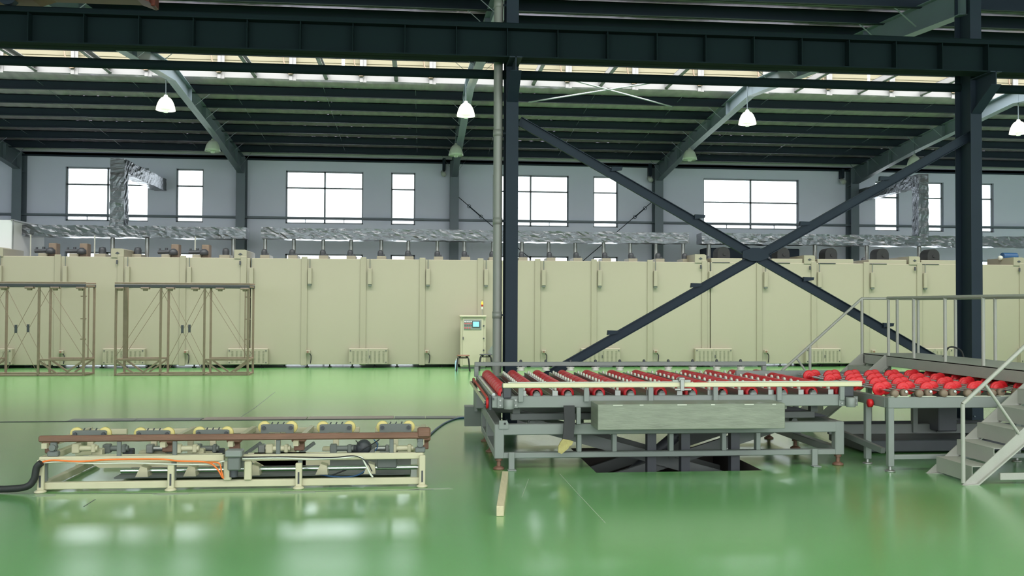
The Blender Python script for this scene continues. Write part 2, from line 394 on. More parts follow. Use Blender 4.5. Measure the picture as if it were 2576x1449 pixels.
# ------------------------------------------------------------------ steel frames of the far bay
names = {-2: 'steel portal frame at the far left edge beside the left gantry', -1: 'steel portal frame whose wall column ends above the gap in the foil ducts',
         0: 'steel portal frame just left of the thick front column', 1: 'steel portal frame rising from behind the crossing of the diagonal braces',
         2: 'steel portal frame next to the thick right column'}
for k in range(-2, 3):
    X = 1.12+7.2*k; XN = X+.12
    fr = thing('portal_frame', (X, YW-.2, 0), names[k], 'steel frame', 'portal frames of the far bay')
    m = MB(); m.box(X-.15, X+.15, YW-.46, YW-.445, 0, 6.75); m.box(X-.15, X+.15, YW-.03, YW-.015, 0, 6.75); m.box(X-.006, X+.006, YW-.445, YW-.03, 0, 6.75)
    m.box(X-.25, X+.25, YW-.55, YW-.005, 0, .025)
    m.build('wall_column', 'steel', fr)
    # far rafter
    def rafter(Y0, d0, Y1, d1, x0, x1, nm):
        m = MB(); t0, t1 = zroof(Y0)-.24, zroof(Y1)-.24
        def q(Y, z, dx): xx = x0+(x1-x0)*(Y-YW)/(YC-YW); return (xx+dx, Y, z)
        def hexa(a): m.add(a, [(0, 1, 2, 3), (4, 5, 6, 7), (0, 1, 5, 4), (1, 2, 6, 5), (2, 3, 7, 6), (3, 0, 4, 7)])
        def band(za0, zb0, za1, zb1, hw): hexa([q(Y0, za0, -hw), q(Y0, za0, hw), q(Y0, zb0, hw), q(Y0, zb0, -hw), q(Y1, za1, -hw), q(Y1, za1, hw), q(Y1, zb1, hw), q(Y1, zb1, -hw)])
        band(t0-.014, t0, t1-.014, t1, .1); band(t0-d0, t0-d0+.014, t1-d1, t1-d1+.014, .1); band(t0-d0, t0, t1-d1, t1, .005)
        for s_ in (.33, .66):
            Y = Y0+(Y1-Y0)*s_; t = t0+(t1-t0)*s_; d = d0+(d1-d0)*s_; a = q(Y, 0, 0)[0]; m.box(a-.095, a+.095, Y-.006, Y+.006, t-d, t)
        return m.build(nm, 'steel', fr)
    rafter(YW-.03, .62, YW-4.5, .42, X, XN, 'haunch'); rafter(YW-4.5, .42, YR, .36, X, XN, 'rafter'); rafter(YR, .36, YC+.1, .44, X, XN, 'rafter')
    for j, y in enumerate(PY):
        if y < YC+1: continue
        xx = X+(XN-X)*(y-YW)/(YC-YW); zb = zroof(y)-.24-(.6 if y > 31 else .4)+.06
        for s_ in (-1, 1):
            MB().bar((xx+s_*.08, y, zb), (xx+s_*.5, y+.05, zroof(y)-.2), .04, .006).build('flange_brace', 'steel', fr)
# wall rod bracing between two frames
wb = thing('rod_bracing', (4.7, YW-.3, 3), 'thin crossed tie rods with turnbuckles low on the back wall', 'brace')
yb = YW-.35
for a, b, c_, d_ in (((1150, 493), (1336, 652), (1180, 519), (1210, 545)), ((1640, 508), (1466, 657), (1622, 524), (1597, 546))):
    A, B = at(*a, yb), at(*b, yb); MB().tube([(A[0], yb, A[1]), (B[0], yb, B[1])], .014, 6).build('rod', 'steel_dark', wb)
    P, Q = at(*c_, yb), at(*d_, yb)
    for R_ in (P, Q): MB().lathe([(.05, -.012), (.065, -.012), (.065, .012), (.05, .012), (.05, -.012)], (R_[0], yb-.02, R_[1]), (0, 1, 0), 12).build('ring', 'steel_dark', wb)
    MB().tube([(P[0], yb-.02, P[1]), (Q[0], yb-.02, Q[1])], .022, 6).build('turnbuckle', 'steel_dark', wb)
# small floodlights by the wall columns
for i, (x, y0, y1, wh) in enumerate(((1117, 398, 443, 'second'), (1636, 412, 457, 'third'), (2120, 425, 462, 'fourth'))):
    A, B = at(x, y0, YW-.25), at(x, y1, YW-.25)
    t = thing('wall_floodlight', (A[0], YW-.2, B[1]), 'small dark floodlight on a bracket beside the %s wall column from the left' % wh, 'floodlight', 'floodlights on the back wall')
    box(A[0]-.05, A[0]+.05, YW-.3, YW-.02, B[1]+.2, A[1], c=.01).build('bracket', 'steel_dark', t)
    MB().lathe([(0, -.12), (.07, -.12), (.09, .02), (.08, .1), (0, .1)], (A[0]-.02, YW-.3, B[1]+.08), (.2, -.8, -.5), 14).build('lamp_head', 'lampoff', t)

# ------------------------------------------------------------------ front column row, crane beam, braces
def column(k, xc, label):
    t = thing('steel_column', (xc, YC, 0), label, 'column', 'thick columns of the front row')
    y0, y1 = YC-.1, YC+.32; hw = .09
    m = MB(); m.box(xc-hw, xc+hw, y0, y0+.014, 0, 7.0); m.box(xc-hw, xc+hw, y1-.014, y1, 0, 7.0); m.box(xc-.006, xc+.006, y0+.014, y1-.014, 0, 7.0)
    m.build('shaft', 'steel_dark', t)
    box(xc-.25, xc+.25, y0-.12, y1+.12, 0, .03, c=.004).build('base_plate', 'steel_dark', t)
    m = MB(); m.prism([(y0, 4.74), (y0, 5.27), (y0-.5, 5.27), (y0-.5, 5.07)], 0, xc-.008, xc+.008); m.box(xc-.09, xc+.09, y0-.5, y0, 5.255, 5.27); m.bar((xc, y0-.5, 5.07), (xc, y0, 4.74), .16, .014)
    m.build('bracket', 'steel_dark', t)
    for dz in (.1, .25): MB().cyl((xc-.06, y0-.02, dz), (xc-.06, y0, dz), .012, n=6).build('bolt', 'steel', t)
    return t
XC0 = at(1288, 500, YC-.1)[0]; XC1 = at(2443, 500, YC-.1)[0]+.09
column(0, XC0, 'thick dark steel column in the middle, beside the grey downpipe'); column(1, XC1, 'thick dark steel column at the right, behind the bridge railing')
Xp = at(1252, 500, 13.5)[0]
dp = thing('downpipe', (Xp, 13.5, 0), 'tall grey plastic downpipe left of the middle steel column', 'pipe')
z_ = 0
for i, zz in enumerate((1.62, 3.0, 4.3, 6.2, 7.0)):
    MB().cyl((Xp, 13.5, z_), (Xp, 13.5, zz), .066, n=20).build('pipe_length', 'pipe', dp)
    if zz < 6.9:
        MB().lathe([(.066, -.05), (.072, -.05), (.072, .05), (.066, .05)], (Xp, 13.5, zz), n=20).build('socket', 'pipe', dp)
        MB().box(Xp+.06, XC0-.08, 13.49, 13.51, zz-.012, zz+.012).build('clip', 'steel_dark', dp)
    z_ = zz
# crane runway beam
YB = 13.05; ZB0, ZB1 = 5.27, 5.70
cb = thing('crane_beam', (2, YB, ZB0), 'deep dark crane runway beam spanning the whole picture near the top', 'beam')
m = MB(); m.box(-8, 13, YB-.15, YB+.15, ZB0, ZB0+.018); m.box(-8, 13, YB-.15, YB+.15, ZB1-.018, ZB1); m.box(-8, 13, YB-.006, YB+.006, ZB0, ZB1); m.build('girder', 'beam', cb)
box(-8, 13, YB-.035, YB+.035, ZB1, ZB1+.1, c=.02).build('crane_rail', 'beam', cb)
sx = at(1400, 110, YB)[0]; st = None
for i in range(-11, 12):
    X = sx+.72*i
    if not -8 < X < 13: continue
    if st is None: st = box(X-.006, X+.006, YB-.14, YB-.006, ZB0+.02, ZB1-.02).build('stiffener', 'beam', cb); s0 = X
    else: dup(st, (X-s0, 0, 0))
tie = MB(); tie.cyl((-8, 13.78, 5.235), (13, 13.78, 5.235), .07, n=16)
tag(tie.build('tie_beam', 'beam'), 'long round dark tube running just below the crane beam', 'tube')
# red crane end carriage on the rail, top left
cr = thing('overhead_crane', (-4.6, YB, ZB1+.1), 'dark red end carriage of the overhead crane on the rail top left', 'crane')
xa = at(395, 10, YB)[0]
m = MB(); m.prism([(-7.4, 5.86), (-5.25, 5.86), (-5.05, 5.93), (xa-.25, 5.93), (xa-.05, 5.86), (xa-.05, 6.4), (-7.4, 6.4)], 1, YB-.2, YB+.2); m.build('end_carriage', 'crane', cr)
for X in (-6.9, -5.6): MB().cyl((X, YB-.06, ZB1+.1+.13), (X, YB+.06, ZB1+.1+.13), .13, n=18).build('wheel', 'steel_dark', cr)
box(xa-.06, xa, YB-.1, YB+.1, 5.84, 6.1, c=.01).build('buffer', 'crane', cr)
box(-7.3, -6.2, -4, YB-.21, 6.0, 6.65).build('bridge_girder', 'crane', cr)
# diagonal bracing between the two columns
db = thing('cross_brace', ((XC0+XC1)/2, 13.55, 2.5), 'large dark steel X brace between the two thick columns', 'brace')
yb = 13.55
def w3(x, y, Y): a = at(x, y, Y); return Vector((a[0], Y, a[1]))
ends = [(w3(1306, 305, yb), w3(2443, 957, yb)), (w3(1306, 985, yb), w3(2443, 340, yb))]
for i, (A, B) in enumerate(ends):
    d = (B-A).normalized(); nrm = Vector((-d.z, 0, d.x)); nrm = nrm if nrm.z > 0 else -nrm
    m = MB(); m.bar(A, B, .012, .13, nrm); m.bar(A+nrm*.065+Vector((0, -.02, 0)), B+nrm*.065+Vector((0, -.02, 0)), .05, .01, nrm); m.bar(A-nrm*.065+Vector((0, -.02, 0)), B-nrm*.065+Vector((0, -.02, 0)), .05, .01, nrm)
    m.build('brace_channel', 'steel_dark', db)
    for t in (.2, .38, .62, .8):
        P = A+(B-A)*t+nrm*.075
        MB().prism([(P.x-.07, P.z-.02), (P.x+.09, P.z+.0), (P.x+.1, P.z+.045), (P.x-.06, P.z+.05)], 1, yb-.06, yb).build('cleat', 'steel_dark', db)
Pm = w3(1897, 641, yb)
m = MB(); m.prism([(Pm.x-.2, Pm.z-.05), (Pm.x-.06, Pm.z-.1), (Pm.x+.06, Pm.z-.1), (Pm.x+.2, Pm.z-.05), (Pm.x+.2, Pm.z+.05), (Pm.x+.06, Pm.z+.1), (Pm.x-.06, Pm.z+.1), (Pm.x-.2, Pm.z+.05)], 1, yb-.07, yb-.05)
m.build('gusset_plate', 'steel_dark', db)
# ------------------------------------------------------------------ lamps
def lamp(x, y, Y, lit, label, ztop):
    X, Z = at(x, y, Y)
    t = thing('high_bay_lamp', (X, Y, ztop), label, 'lamp', 'high bay lamps under the roof')
    r = .225
    MB().cyl((X, Y, Z+.16), (X, Y, ztop), .012, n=6).build('rod', 'steel', t)
    m = MB(); m.lathe([(.0, .21), (.035, .21), (.05, .17), (.07, .15), (.075, .1)], (X, Y, Z), n=20); m.build('housing', 'lampon' if lit else 'lampoff', t)
    m = MB(); m.lathe([(.06, .16), (.11, .13), (.155, .07), (.19, -.01), (.212, -.09), (r, -.16), (r-.006, -.16), (.2, -.09), (.18, -.01), (.145, .06), (.1, .12)], (X, Y, Z), n=28); m.build('shade', 'lampon' if lit else 'lampoff', t)
    m = MB(); m.lathe([(0, -.215), (.05, -.21), (.06, -.19), (.065, -.15), (.17, -.135), (.16, -.125), (0, -.12)], (X, Y, Z), n=20); m.build('lens', 'bulb' if lit else 'lampoff', t)
    if lit:
        l = bpy.data.lights.new('lamp_light', 'SPOT'); l.energy = 160; l.spot_size = 2.3; l.spot_blend = .6; l.shadow_soft_size = .15; l.color = (.95, 1, .9)
        o = bpy.data.objects.new('lamp_light', l); C.objects.link(o); o.parent = t; o.location = (0, 0, Z-.3-ztop)
for x, y, wh in ((417, 261, 'leftmost of the lit ones, left of the first sloping rafter'), (1172, 276, 'hanging in front of the rafter left of the middle column'), (1880, 297, 'hanging left of the third rafter'), (2562, 321, 'at the right edge beyond the right column')):
    lamp(x, y, 22.7, True, 'lit white high bay lamp, '+wh, zroof(22.7)-.2)
for x, y, wh in ((535, 367, 'near the left end of the far roof edge'), (1147, 378, 'straight below the lit lamp left of the middle column'), (1735, 389, 'in front of the third rafter haunch'), (2300, 405, 'partly behind the right arm of the X brace')):
    lamp(x, y, 27.7, False, 'unlit pale high bay lamp '+wh, zroof(27.7)-.2)
exec_parts = []

# ------------------------------------------------------------------ drying oven in sections
YO = 26.4; ZO0, ZO1 = .085, 3.07
def ax(x, y=800, Y=YO): return at(x, y, Y)[0]
def az(x, y, Y=YO): return at(x, y, Y)[1]
def oven(x0, x1, joints, label):
    t = thing('drying_oven', ((x0+x1)/2, YO+1.1, 0), label, 'oven', 'cream oven sections along the back wall')
    box(x0+.02, x1-.02, YO+.05, YO+2.2, ZO0, ZO1-.01).build('body', 'cream', t)
    e = [x0]+joints+[x1]
    for i in range(len(e)-1):
        if e[i+1]-e[i] > .15: box(e[i]+.012, e[i+1]-.012, YO, YO+.06, ZO0, ZO1, c=.012).build('panel', 'cream', t)
    first = None
    for j in joints:
        if first is None: first = box(j-.085, j+.085, YO-.03, YO+.002, ZO0-.02, ZO1+.05, c=.01).build('pilaster', 'cream_d', t); j0 = j
        else: dup(first, (j-j0, 0, 0))
    n = int((x1-x0)/.62); ft = None
    for i in range(n):
        X = x0+.3+i*(x1-x0-.6)/(n-1)
        if ft is None:
            m = MB(); m.box(X-.05, X+.05, YO+.12, YO+.22, 0, .02, c=.004); m.cyl((X, YO+.17, .02), (X, YO+.17, ZO0), .02, n=8); ft = m.build('foot', 'black', t); f0 = X
        else: dup(ft, (X-f0, 0, 0))
    return t
J = [ax(v) for v in (-166, -10, 144, 302, 459, 612, 765, 913, 1062, 1208, 1352, 1494, 1635, 1772, 1910, 2047, 2179, 2313, 2442, 2571)]
XS = [-15.3, ax(629), ax(1787), ax(2447), 21.5]
ov = [oven(XS[0], XS[1], [j for j in J if j < XS[1]], 'cream oven section at the left behind the two scaffold gantries'),
      oven(XS[1], XS[2], [j for j in J if XS[1] < j < XS[2]], 'longest cream oven section, in the middle behind the control cabinet'),
      oven(XS[2], XS[3], [j for j in J if XS[2] < j < XS[3]], 'cream oven section with large dark fan domes behind the X brace'),
      oven(XS[3], XS[4], [j for j in J if j > XS[3]], 'cream oven section beyond the right column')]
def sec(X): return ov[0] if X < XS[1] else ov[1] if X < XS[2] else ov[2] if X < XS[3] else ov[3]
# narrow cable boxes with their conduits
def cable_box(x):
    X = ax(x); zt, zb = 2.80, 2.35; t = sec(X)
    b = box(X-.055, X+.055, YO-.085, YO-.001, zb, zt, c=.006).build('cable_box', 'cream_d', t)
    box(X-.05, X+.05, YO-.075, YO-.01, zb-.045, zb, c=.005).build('gland', 'grey_d', b)
    MB().cyl((X+.0, YO-.045, zt), (X, YO-.045, ZO1), .012, n=6).build('conduit', 'grey_d', b)
for x in (0, 164, 321, 476, 632, 779, 930, 1076, 1222, 1367, 1508, 1648, 1787, 1925, 2060, 2193, 2326): cable_box(x)
# louvred cabinets at the foot of the oven
def louvre_box(xa, xb):
    X0, X1 = ax(xa, 897), ax(xb, 897); t = sec(X0); z0, z1 = .10, .545; y = YO-.16
    b = box(X0, X1, y, YO-.001, z0, z1, c=.012).build('louvred_cabinet', 'cream_d', t)
    m = MB()
    for dx in range(8):
        X = X0+(X1-X0)*(.12+.11*dx)
        if .46 < (X-X0)/(X1-X0) < .54: X += .02
        for j in range(9): m.box(X-.026, X+.026, y-.006, y+.001, z0+.07+j*.036, z0+.077+j*.036)
    stuff(m.build('louvre_slots', 'slots', b))
    for X in (X0+.05, X1-.05):
        for z in (z0+.06, z1-.06): MB().cyl((X, y-.012, z), (X, y, z), .016, n=8).build('bolt', 'motor', b)
    box((X0+X1)/2+.03, (X0+X1)/2+.045, y-.02, y, .27, .35).build('latch', 'motor', b)
    box((X0+X1)/2-.004, (X0+X1)/2+.004, y-.003, y, z0+.01, z1-.01).build('door_gap', 'grey_d', b)
for a, b in ((-60, 36), (262, 368), (575, 676), (878, 976), (1174, 1238), (1460, 1558), (1745, 1838), (2022, 2110), (2300, 2390), (2560, 2640)):
    if a != 1174: louvre_box(a, b)
# switch boxes low on the panels
for x in (155, 468, 775, 1073, 1367, 1648, 1925, 2195):
    X = ax(x, 888); t = sec(X)
    b = box(X-.05, X+.07, YO-.09, YO-.001, .40, .49, c=.008).build('switch_box', 'cream_d', t)
    MB().cyl((X, YO-.105, .445), (X, YO-.09, .445), .028, n=10).build('switch_knob', 'seat', b)
    MB().tube([(X+.05, YO-.04, .40), (X+.09, YO-.05, .34), (X+.09, YO-.05, .25), (X+.07, YO-.05, .12)], .014, 6).build('cable', 'black', b)
# damper boxes with a dark diamond above the pilasters
for x in (-8, 296, 605, 1762, 2036, 2300, 2562):
    X = ax(x, 640); t = sec(X); y0 = YO-.02
    b = MB().prism([(X-.17, ZO1-.02), (X+.17, ZO1-.02), (X+.17, ZO1+.2), (X+.12, ZO1+.23), (X-.17, ZO1+.23)], 1, y0, YO+1.3).build('damper_box', 'cream_d', t)
    MB().prism([(X-.06, ZO1+.1), (X, ZO1+.07), (X+.06, ZO1+.1), (X, ZO1+.14)], 1, y0-.008, y0).build('dark_diamond', 'motor', b)
    MB().prism([(X-.02, 2.93-.06), (X+.02, 2.93-.06), (X+.02, 2.93+.05), (X-.02, 2.93+.05)], 1, YO-.06, YO-.03).build('bracket', 'motor', t)
# blowers with flue pipes on the middle section
ZD = 3.74
def blower(x, xf, big=False):
    Y = 27.3; X = at(x, 640, Y)[0]; XF = at(xf, 640, 27.85)[0]; t = sec(X)
    b = box(X-.1, X+.17, Y-.15, Y+.5, ZO1-.01, ZO1+.13, c=.01).build('blower_base', 'cream_d', t)
    m = MB(); m.lathe([(.085, 0), (.085, .1), (.075, .15), (.045, .185), (0, .19)], (X, Y, ZO1+.12), n=16); m.box(X+.03, X+.13, Y-.06, Y+.06, ZO1+.12, ZO1+.19, c=.01); m.build('blower_motor', 'motor', b)
    MB().cyl((XF, 27.85, ZO1), (XF, 27.85, ZD), .055, n=14).build('flue_pipe', 'alu', b)
for x, xf in ((665, 667), (735, 739), (812, 813), (881, 883), (957, 959), (1026, 1027), (1100, 1100), (1168, 1168), (1238, 1240), (1312, 1313), (1382, 1380), (1449, 1447), (1521, 1518), (1587, 1585), (1655, 1650), (1722, 1718)): blower(x, xf)
# left section: valves, actuators and wider flues
for x in (57, 283, 370, 587):
    XF = at(x, 640, 27.85)[0]; MB().cyl((XF, 27.85, ZO1), (XF, 27.85, ZD), .06, n=14).build('flue_pipe', 'alu', ov[0])
    X = XF-.1
    m = MB(); m.lathe([(.1, 0), (.1, .12), (.08, .19), (0, .21)], (X, 27.3, ZO1+.12), n=16); m.build('blower_motor', 'motor', ov[0])
    box(X-.15, X+.15, 27.1, 27.6, ZO1-.01, ZO1+.12, c=.01).build('blower_base', 'cream_d', ov[0])
for x in (132, 210, 440, 517):
    Y = 27.0; X = at(x, 640, Y)[0]
    b = box(X-.11, X+.1, Y, Y+.3, ZO1, ZO1+.4, c=.015).build('filter_box', 'gantry', ov[0])
    m = MB(); m.cyl((X-.45, Y-.05, ZO1+.17), (X-.05, Y-.05, ZO1+.19), .055, n=12); m.cyl((X-.4, Y-.05, ZO1+.17), (X-.4, Y-.05, ZO1+.28), .03, n=10); m.cyl((X-.22, Y-.05, ZO1+.18), (X-.22, Y-.05, ZO1+.29), .04, n=10); m.lathe([(.0, -.02), (.12, 0), (.12, .1), (.05, .17), (0, .17)], (X-.02, Y-.08, ZO1+.1), n=16)
    m.build('gas_valve', 'motor', b)
    box(X-.35, X-.1, Y-.1, Y+.1, ZO1-.01, ZO1+.11, c=.01).build('valve_base', 'cream_d', b)
for x in (64, 226, 480):      # thin white vertical guards
    X = ax(x, 620, 27.5); MB().cyl((X+.1, 27.6, ZO1), (X+.1, 27.6, ZD), .02, n=8).build('vent_tube', 'white', ov[0])
# right section: raised plinths and large fan domes
for xa, xb in ((1790, 1868), (1942, 2020), (2057, 2148), (2186, 2282), (2318, 2408)):
    X0, X1 = ax(xa, 650), ax(xb, 650); b = box(X0, X1, YO+.02, YO+1.6, ZO1-.01, ZO1+.125, c=.012).build('fan_plinth', 'cream', ov[2])
    X = (X0+X1)/2+.02
    MB().prism([(X+.19*math.cos(a)*-1, ZO1+.125+.17+.19*math.sin(a)) for a in [PI*i/14 for i in range(15)]]+[(X+.19, ZO1+.12), (X-.19, ZO1+.12)], 1, YO+.35, YO+.8).build('fan_dome', 'black', b)
    MB().cyl((X+.02, YO+.33, ZO1+.27), (X+.02, YO+.35, ZO1+.27), .05, n=12).build('fan_hub', 'black', b)
    MB().lathe([(.07, 0), (.07, .04), (.05, .08), (0, .085)], (X0+.08, YO+.5, ZO1+.125), n=12).build('small_motor', 'motor', b)
    MB().tube([(X0+.02, YO-.006, ZO1-.005), (X0+.55, YO-.006, ZO1-.005)], .012, 5).build('cable', 'motor', b)
for x in (1783, 2050, 2180, 2312, 2430):
    XF = at(x, 640, 27.85)[0]; MB().cyl((XF, 27.85, ZO1), (XF, 27.85, ZD), .065, n=14).build('flue_pipe', 'alu', sec(XF))
u0_, u1_ = ax(1776, 640, 29.2), ax(2012, 640, 29.2)
t = thing('air_handling_unit', ((u0_+u1_)/2, 29.5, 0), 'dark low unit behind the oven, between oven top and foil duct right of centre', 'unit')
box(u0_, u1_, 29.2, 29.9, 2.6, 3.68, c=.03).build('unit_casing', 'steel_dark', t)
for X in (u0_+.1, u1_-.1):
    for Y in (29.3, 29.8): box(X-.05, X+.05, Y-.05, Y+.05, 0, 2.6).build('stand_leg', 'steel_dark', t)
# blue motor on the far right section
t = thing('blue_motor', (ax(2568, 640), YO+.6, ZO1), 'small blue motor on top of the oven section beyond the right column', 'motor')
X = ax(2568, 640); MB().cyl((X-.2, YO+.6, ZO1+.28), (X+.25, YO+.6, ZO1+.28), .13, n=16).build('motor_body', 'blue', t); box(X-.2, X+.3, YO+.45, YO+.75, ZO1, ZO1+.16, c=.01).build('motor_foot', 'grey_d', t); MB().lathe([(0, -.06), (.06, -.05), (.08, 0), (.06, .06), (0, .07)], (X-.28, YO+.58, ZO1+.24), (1, 0, 0), 12).build('valve', 'white', t)
# foil wrapped ducts
def foil_run(p, axis, L, hw, hh, seed, step=.11):
    # crumpled square sleeve: p centre of the start, along axis (0 x, 1 y, 2 z)
    rnd = random.Random(seed); n = max(2, int(L/step)); ring = []
    for k in range(4):
        for i in range(5):
            u = -1+2*i/5; ring.append(((u, -1), (1, u), (-u, 1), (-1, -u))[k])
    vs = []; fs = []; m = len(ring)
    lowf = [rnd.uniform(-1, 1) for _ in range(n+6)]
    for j in range(n+1):
        for i, (a, b) in enumerate(ring):
            c1 = .012*(rnd.random()-.5)*2; wv = .012*lowf[j//2]
            o = [0, 0, 0]; A, B = [(1, 2), (0, 2), (0, 1)][axis]
            o[axis] = L*j/n+(rnd.uniform(-.3, .3)*step if 0 < j < n else 0); o[A] = a*hw+c1; o[B] = b*hh+.012*(rnd.random()-.5)+wv
            vs.append(Vector(p)+Vector(o))
    for j in range(n):
        for i in range(m): fs.append((j*m+i, j*m+(i+1) % m, (j+1)*m+(i+1) % m, (j+1)*m+i))
    fs += [tuple(range(m)), tuple(range(n*m, n*m+m))]
    return MB().add(vs, fs)
YD = 27.9
def duct(xa, xb, label, sd, riser=None, br=0):
    X0, X1 = ax(xa, 590, 27.6), ax(xb, 590, 27.6); zt = 4.03; zb = 3.70
    t = thing('foil_duct', ((X0+X1)/2, YD, zb), label, 'duct', 'foil wrapped ducts above the oven')
    foil_run((X0, YD, (zt+zb)/2), 0, X1-X0, .28, (zt-zb)/2, sd).build('duct_body', 'foil', t)
    if riser:
        xr0, xr1 = ax(riser[0], 500, 27.7), ax(riser[1], 500, 27.7); xr = (xr0+xr1)/2; hw = (xr1-xr0)/2
        foil_run((xr, YD, zt-.02), 2, 5.98-zt, hw, .2, sd+1).build('riser', 'foil', t)
        foil_run((xr, YD-.2, 5.8), 1, YW-.03-YD+.2, hw-.01, .2, sd+2).build('branch', 'foil', t)
    return t
duct(44, 618, 'foil duct over the left oven section, with a tall riser to the window', 11, (276, 312))
duct(656, 1734, 'long foil duct over the middle oven section', 23)
duct(1766, 2700, 'foil duct over the right oven sections, its riser turning to the window', 37, (2311, 2336))
t = thing('ventilation_hood', (-12.5, 27.5, 3.1), 'pale sheet metal hood at the left edge beside the foil duct', 'hood')
X1 = ax(31, 600, 27.0)
m = MB(); m.prism([(27.0, 3.08), (29.2, 3.08), (29.2, 4.1), (27.0, 4.1)], 0, X1-1.8, X1); m.build('hood_shell', 'roofboard', t)
box(X1-.03, X1+.02, 26.96, 29.2, 4.08, 4.12).build('flange', 'alu', t); box(X1, X1+.02, 26.97, 27.03, 3.08, 4.1).build('corner_strip', 'alu', t)

# ------------------------------------------------------------------ control cabinet, stools, bottle
YK = 25.75; x0, x1 = at(1156, 850, YK)[0], at(1222, 850, YK)[0]; zt = at(1190, 793, YK)[1]
t = thing('control_cabinet', ((x0+x1)/2, YK+.2, 0), 'cream control cabinet with a small lit screen left of the middle column', 'cabinet')
box(x0+.03, x1, YK, YK+.45, .06, zt-.04, c=.01).build('cabinet_body', 'cab', t)
box(x0, x1+.02, YK-.05, YK+.47, zt-.05, zt, c=.01).build('hood', 'cab', t)
box(x0+.05, x1-.02, YK+.02, YK+.43, 0, .07).build('plinth', 'grey_d', t)
d = box(x0+.09, x1-.07, YK-.022, YK-.001, .1, zt-.07, c=.006).build('door', 'cab', t)
a = at(1167, 804, YK-.03); b = at(1211, 829, YK-.03)
box(a[0], b[0], YK-.034, YK-.0225, b[1], a[1], c=.003).build('control_panel', 'panel', d)
s0, s1 = at(1188, 808, YK-.04), at(1208, 824, YK-.04)
box(s0[0], s1[0], YK-.044, YK-.034, s1[1], s0[1], c=.002).build('screen_bezel', 'motor', d)
box(s0[0]+.02, s1[0]-.03, YK-.047, YK-.044, s1[1]+.02, s0[1]-.015).build('screen', 'screen', d)
for j, (yy, c_, n) in enumerate(((809, 'chrome', 4), (814, 'button', 4), (819, 'motor', 4), (825, 'button', 3))):
    for i in range(n):
        P = at(1170+i*(5 if n == 4 else 6), yy, YK-.04); MB().cyl((P[0], YK-.044, P[1]), (P[0], YK-.034, P[1]), .016 if n == 4 else .02, n=8).build('push_button', c_, d)
for z in (.18, .52, .85, 1.2): MB().cyl((x1-.06, YK-.03, z), (x1-.06, YK-.001, z), .022, n=10).build('hinge', 'motor', t)
P = at(1165, 850, YK-.03); box(P[0]-.012, P[0]+.012, YK-.045, YK-.022, P[1]-.05, P[1]+.03, c=.004).build('handle', 'motor', d)
P = at(1213, 793, YK+.1)[0]; ys = YK+.12
m = MB(); m.cyl((P, ys, zt), (P, ys, zt+.17), .008, n=6); m.build('light_pole', 'alu', t)
z = zt+.17
for hh, mt, nm in ((.07, 'white', 'light_base'), (.06, 'redlamp', 'signal_light'), (.06, 'amber', 'signal_light'), (.055, 'yellow', 'signal_light')):
    MB().cyl((P, ys, z), (P, ys, z+hh), .026, n=12).build(nm, mt, t); z += hh
MB().cyl((P, ys, z), (P, ys, z+.015), .027, n=12).build('light_cap', 'motor', t)
def stool(px, py, zs, label, mt, back=False):
    X, Y = fl(px, py); t = thing('stool', (X, Y, 0), label, 'stool', 'stools by the control cabinet')
    MB().lathe([(0, -.012), (.17, -.012), (.175, 0), (.17, .014), (0, .016)], (X, Y, zs), n=18).build('seat', mt, t)
    for a, b in ((-1, -1), (1, -1), (1, 1), (-1, 1)):
        MB().tube([(X+a*.07, Y+b*.07, zs-.02), (X+a*.12, Y+b*.12, zs-.035), (X+a*.145, Y+b*.145, zs-.09), (X+a*.16, Y+b*.16, zs-.2), (X+a*.18, Y+b*.18, 0)], .016, 8).build('leg', 'black', t)
    MB().lathe([(.125, -.008), (.135, -.008), (.135, .008), (.125, .008), (.125, -.008)], (X, Y, zs-.06), n=16).build('ring', 'black', t)
    if back:
        MB().bar((X+.12, Y-.02, zs+.01), (X+.25, Y-.02, zs+.19), .2, .015, (0, 1, 0)).build('leaning_board', 'grey', t)
stool(1165, 934, .42, 'black legged stool with a brown round seat in front of the cabinet', 'seat')
stool(1222, 932, .43, 'black stool right of the cabinet, with a small grey board leaning on it', 'motor', True)
X, Y = fl(1148, 931)
bt = MB(); bt.lathe([(0, 0), (.04, 0), (.042, .02), (.042, .2), (.03, .25), (.015, .27), (.015, .29)], (X, Y, 0), n=14)
o = bt.build('water_bottle', 'bottle'); tag(o, 'small blue bottle standing on the floor beside the left stool', 'bottle')
MB().cyl((X, Y, .285), (X, Y, .31), .018, n=10).build('cap', 'white', o)

